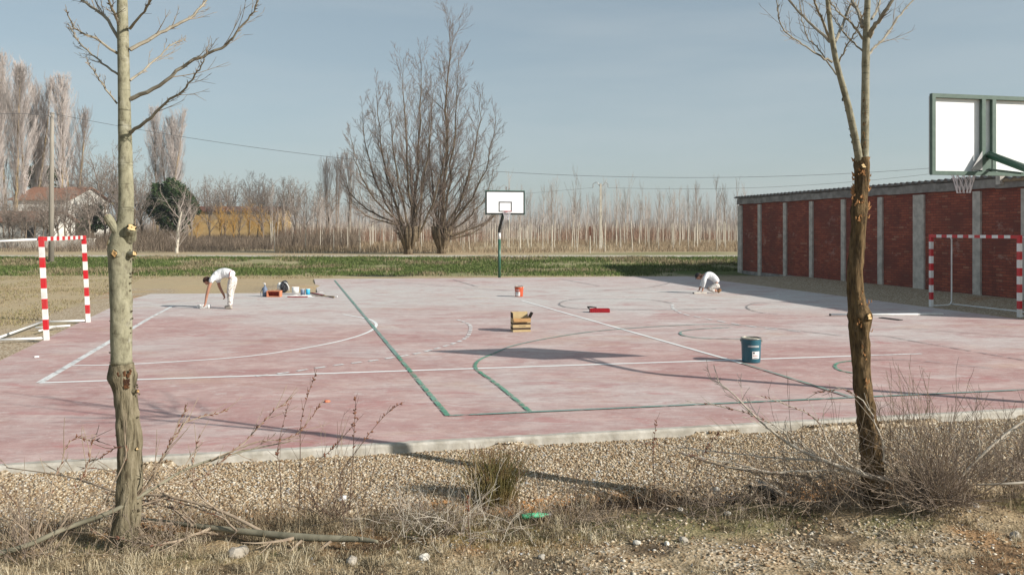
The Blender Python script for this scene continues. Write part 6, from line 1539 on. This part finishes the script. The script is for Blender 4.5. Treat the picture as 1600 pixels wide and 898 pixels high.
def head(parent, c, fwd, upv, r, skin, hairm, cap=False):
    """ellipsoid head with brow, nose, chin and ears as one mesh; hair as child"""
    import bmesh
    fwd = Vector(fwd).normalized(); upv = Vector(upv).normalized(); sidev = fwd.cross(upv).normalized(); upv = sidev.cross(fwd)
    def build(nm, fn, matl, par):
        bm = bmesh.new(); bmesh.ops.create_icosphere(bm, subdivisions=4, radius=1)
        dele = []
        for v in bm.verts:
            q = fn(v.co.copy())
            if q is None: dele.append(v)
            else: v.co = Vector(c) + fwd * q.x + sidev * q.y + upv * q.z
        bmesh.ops.delete(bm, geom=dele, context='VERTS'); me = bpy.data.meshes.new(nm); bm.to_mesh(me); bm.free(); me.materials.append(matl)
        me.polygons.foreach_set('use_smooth', [True] * len(me.polygons)); o = bpy.data.objects.new(nm, me); col.objects.link(o); o.parent = par; return o
    def hd(p):
        x, y, z = p; q = Vector((x * r * .98, y * r * .78, z * r * 1.18))
        if z < -.2: q.y *= 1 - .35 * (-.2 - z); q.x *= 1 - .12 * (-.2 - z)
        if x > .5: q.x += r * .20 * math.exp(-((y / .16) ** 2) - ((z + .12) / .2) ** 2); q.x -= r * .08 * (math.exp(-(((abs(y) - .34) / .14) ** 2) - ((z - .05) / .1) ** 2)); q.x -= r * .05 * math.exp(-((y / .3) ** 2) - ((z + .48) / .05) ** 2)
        q.y += math.copysign(r * .13, y) * math.exp(-(x / .14) ** 2 - ((z + .02) / .2) ** 2) * (abs(y) > .5)
        return q
    h_ = build('head', hd, skin, parent)
    build('hair', lambda p: None if (p.z < .1 and p.x > .0) or (p.x > .55 and p.z < .45) or p.z < -.55 else Vector((p.x * r * 1.06, p.y * r * .88, p.z * r * 1.27)) * (1 + .03 * math.sin(p.y * 30)), hairm, h_)
    if cap:
        build('cap', lambda p: None if p.z < .22 else Vector((p.x * r * 1.12, p.y * r * .95, p.z * r * 1.32)), M['cap'], h_)
        mb = MB(); e = [Vector(c) + fwd * (r * (.8 + .75 * math.cos(a_))) + sidev * (r * .75 * math.sin(a_)) + upv * r * (.34 - .05 * math.cos(a_)) for a_ in np.linspace(-1.57, 1.57, 9)]
        mb.add(e + [p - upv * .008 for p in e], [tuple(range(9)), tuple(range(17, 8, -1))] + [(i, i + 9, i + 10, i + 1) for i in range(8)]); mb.build('cap_brim', M['cap'], h_)
    return h_
# bent painter: faces -x. local frame: x forward (towards -X world) handled by rotation of 180 deg
c = G(359, 482); t_ = thing('person', 'person in white t-shirt and paint flecked white trousers bending over to the court surface', 'person', (c.x, c.y, 0), R(180 - 6))
# local: +x forward, y to the person's left, z up
B = [(-.10, 0, .86, .12, .11), (-.02, 0, .96, .12, .13), (.14, 0, 1.00, .11, .145), (.30, 0, .95, .10, .15), (.42, 0, .87, .075, .12), (.50, 0, .825, .05, .05), (.56, 0, .80, .05, .05),
     (.42, .17, .84, .05, .05), (.50, .20, .62, .046, .046), (.58, .16, .40, .042, .042), (.64, .13, .17, .030, .030),
     (.42, -.17, .84, .05, .05), (.42, -.22, .62, .046, .046), (.34, -.22, .46, .040, .040), (.27, -.20, .36, .030, .030),
     (-.08, .10, .78, .09, .09), (-.02, .11, .46, .062, .062), (-.06, .11, .10, .045, .045),
     (-.08, -.10, .78, .09, .09), (.03, -.12, .46, .062, .062), (.05, -.12, .10, .045, .045)]
E_ = [(0, 1), (1, 2), (2, 3), (3, 4), (4, 5), (5, 6), (4, 7), (7, 8), (8, 9), (9, 10), (4, 11), (11, 12), (12, 13), (13, 14), (0, 15), (15, 16), (16, 17), (0, 18), (18, 19), (19, 20)]
Bb = [(v[0], v[1], v[2], v[3] * (.66 if v[3] > .085 else 1.0), (v[4] if len(v) > 4 else v[3]) * (.66 if v[3] > .085 else 1.0)) for v in B]
hand_chains(Bb, E_, 10, (.25, 0, -1), (0, 1, 0)); hand_chains(Bb, E_, 14, (-.35, .1, -.9), (0, 1, 0), .8)
skinned('body', t_, Bb, E_, M['skin'])
sh = [B[i] for i in (1, 2, 3, 4)]; S_ = [(-.11, 0, .88, .135, .135)] + [(v[0], v[1], v[2] + .005, v[3] * 1.04, v[4] * 1.06) for v in sh] + [(.43, .18, .83, .075, .075), (.47, .195, .70, .066, .066), (.43, -.18, .83, .075, .075), (.43, -.21, .69, .066, .066)]
skinned('t_shirt', t_, S_, [(0, 1), (1, 2), (2, 3), (3, 4), (4, 5), (5, 6), (4, 7), (7, 8)], M['tee'])
Tq = [(-.10, 0, .84, .135, .13), (-.05, 0, .91, .125, .13), (-.09, .10, .74, .105, .10), (-.05, .115, .46, .078, .078), (-.07, .115, .20, .072, .072), (-.06, .115, .06, .082, .082), (-.08, -.10, .74, .105, .10), (.01, -.12, .46, .078, .078), (.04, -.12, .20, .072, .072), (.05, -.12, .06, .082, .082)]
skinned('trousers', t_, Tq, [(0, 1), (0, 2), (2, 3), (3, 4), (4, 5), (0, 6), (6, 7), (7, 8), (8, 9)], M['trouser'])
for y_, x_ in ((.115, -.08), (-.12, .05)): skinned('shoe', t_, [(x_ - .05, y_, .045, .042, .045), (x_ + .05, y_, .04, .045, .045), (x_ + .16, y_, .03, .03, .045)], chain(3), M['shoe'], 0, 2)
mb = MB(); mb.tube([(-.065 + .0 * 0 + .045 * math.sin(a_) * .3, .128 * math.sin(a_), .945 + .115 * math.cos(a_)) for a_ in np.linspace(-1.9, 1.9, 15)], .012, 5); mb.build('belt', M['belt'], t_, True)
head(t_, (.645, 0, .765), (.45, 0, -.9), (.9, 0, .45), .105, M['skin'], M['hair'])
# kneeling painter
c = G(1109, 458); t_ = thing('person', 'person in white long sleeved top and dark cap kneeling near the brick shed', 'person', (c.x, c.y, 0), R(180 - 10))
# +x forward. feet behind (-.3), knees forward (0.05)
B = [(-.26, 0, .34, .12, .11), (-.20, 0, .46, .12, .12), (-.08, 0, .58, .12, .14), (.06, 0, .62, .11, .155), (.17, 0, .60, .08, .13), (.24, 0, .60, .05, .05), (.29, 0, .59, .05, .05),
     (.17, .17, .57, .052, .052), (.20, .20, .36, .042, .042), (.24, .13, .15, .026, .026),
     (.17, -.17, .57, .052, .052), (.23, -.20, .36, .042, .042), (.33, -.10, .16, .026, .026),
     (-.22, .11, .28, .09, .09), (.06, .14, .16, .07, .07), (-.25, .13, .08, .045, .045),
     (-.22, -.11, .28, .09, .09), (.09, -.15, .15, .07, .07), (-.22, -.14, .08, .045, .045)]
E_ = [(0, 1), (1, 2), (2, 3), (3, 4), (4, 5), (5, 6), (4, 7), (7, 8), (8, 9), (4, 10), (10, 11), (11, 12), (0, 13), (13, 14), (14, 15), (0, 16), (16, 17), (17, 18)]
Bb = [(v[0], v[1], v[2], v[3] * (.66 if v[3] > .085 else 1.0), (v[4] if len(v) > 4 else v[3]) * (.66 if v[3] > .085 else 1.0)) for v in B]
hand_chains(Bb, E_, 9, (.3, 0, -.9), (0, 1, 0)); hand_chains(Bb, E_, 12, (.3, .1, -.9), (0, 1, 0), .7)
skinned('body', t_, Bb, E_, M['skin'])
S_ = [(v[0], v[1], v[2] + .004, v[3] * 1.06, (v[4] if len(v) > 4 else v[3]) * 1.06) for v in B[:5]] + [(.17, .18, .56, .078, .078), (.20, .20, .36, .062, .062), (.235, .14, .19, .044, .044), (.17, -.18, .56, .078, .078), (.23, -.20, .36, .062, .062), (.315, -.12, .19, .044, .044)]
skinned('long_sleeved_top', t_, S_, [(0, 1), (1, 2), (2, 3), (3, 4), (4, 5), (5, 6), (6, 7), (4, 8), (8, 9), (9, 10)], M['tee'])
Tq = [(-.26, 0, .33, .135, .125), (-.22, .11, .26, .105, .10), (.05, .14, .15, .088, .088), (-.18, .13, .085, .066, .066), (-.22, -.11, .26, .105, .10), (.08, -.15, .145, .088, .088), (-.16, -.14, .085, .066, .066)]
skinned('trousers', t_, Tq, [(0, 1), (1, 2), (2, 3), (0, 4), (4, 5), (5, 6)], M['trouser'])
for y_ in (.13, -.14): skinned('boot', t_, [(-.24, y_, .07, .045, .045), (-.31, y_, .07, .05, .05), (-.33, y_, .04, .036, .045), (-.36, y_, .16, .03, .04)], [(0, 1), (1, 2), (1, 3)], M['shoe_b'])
for nm_, wv in (('glove', (.30, -.10, .12)),):
    pass
head(t_, (.37, 0, .575), (.62, 0, -.78), (.78, 0, .62), .105, M['skin'], M['hair'], True)

# ------------------------------------------------------------------ haze: the faint winter air
mb = MB(); mb.box((0, 640, 19), (1900, 1500, 42)); hz = mb.build('haze', [bpy.data.materials.new('haze air')])
hm_ = hz.data.materials[0]; hm_.use_nodes = True; ht = hm_.node_tree; ht.nodes.clear()
ho = ht.nodes.new('ShaderNodeOutputMaterial'); pv = ht.nodes.new('ShaderNodeVolumePrincipled')
pv.inputs['Color'].default_value = (.88, .93, 1, 1); pv.inputs['Density'].default_value = .0004; pv.inputs['Anisotropy'].default_value = .2
ht.links.new(pv.outputs[0], ho.inputs['Volume']); tag(hz, 'pale winter haze in the air', 'haze', kind='stuff')
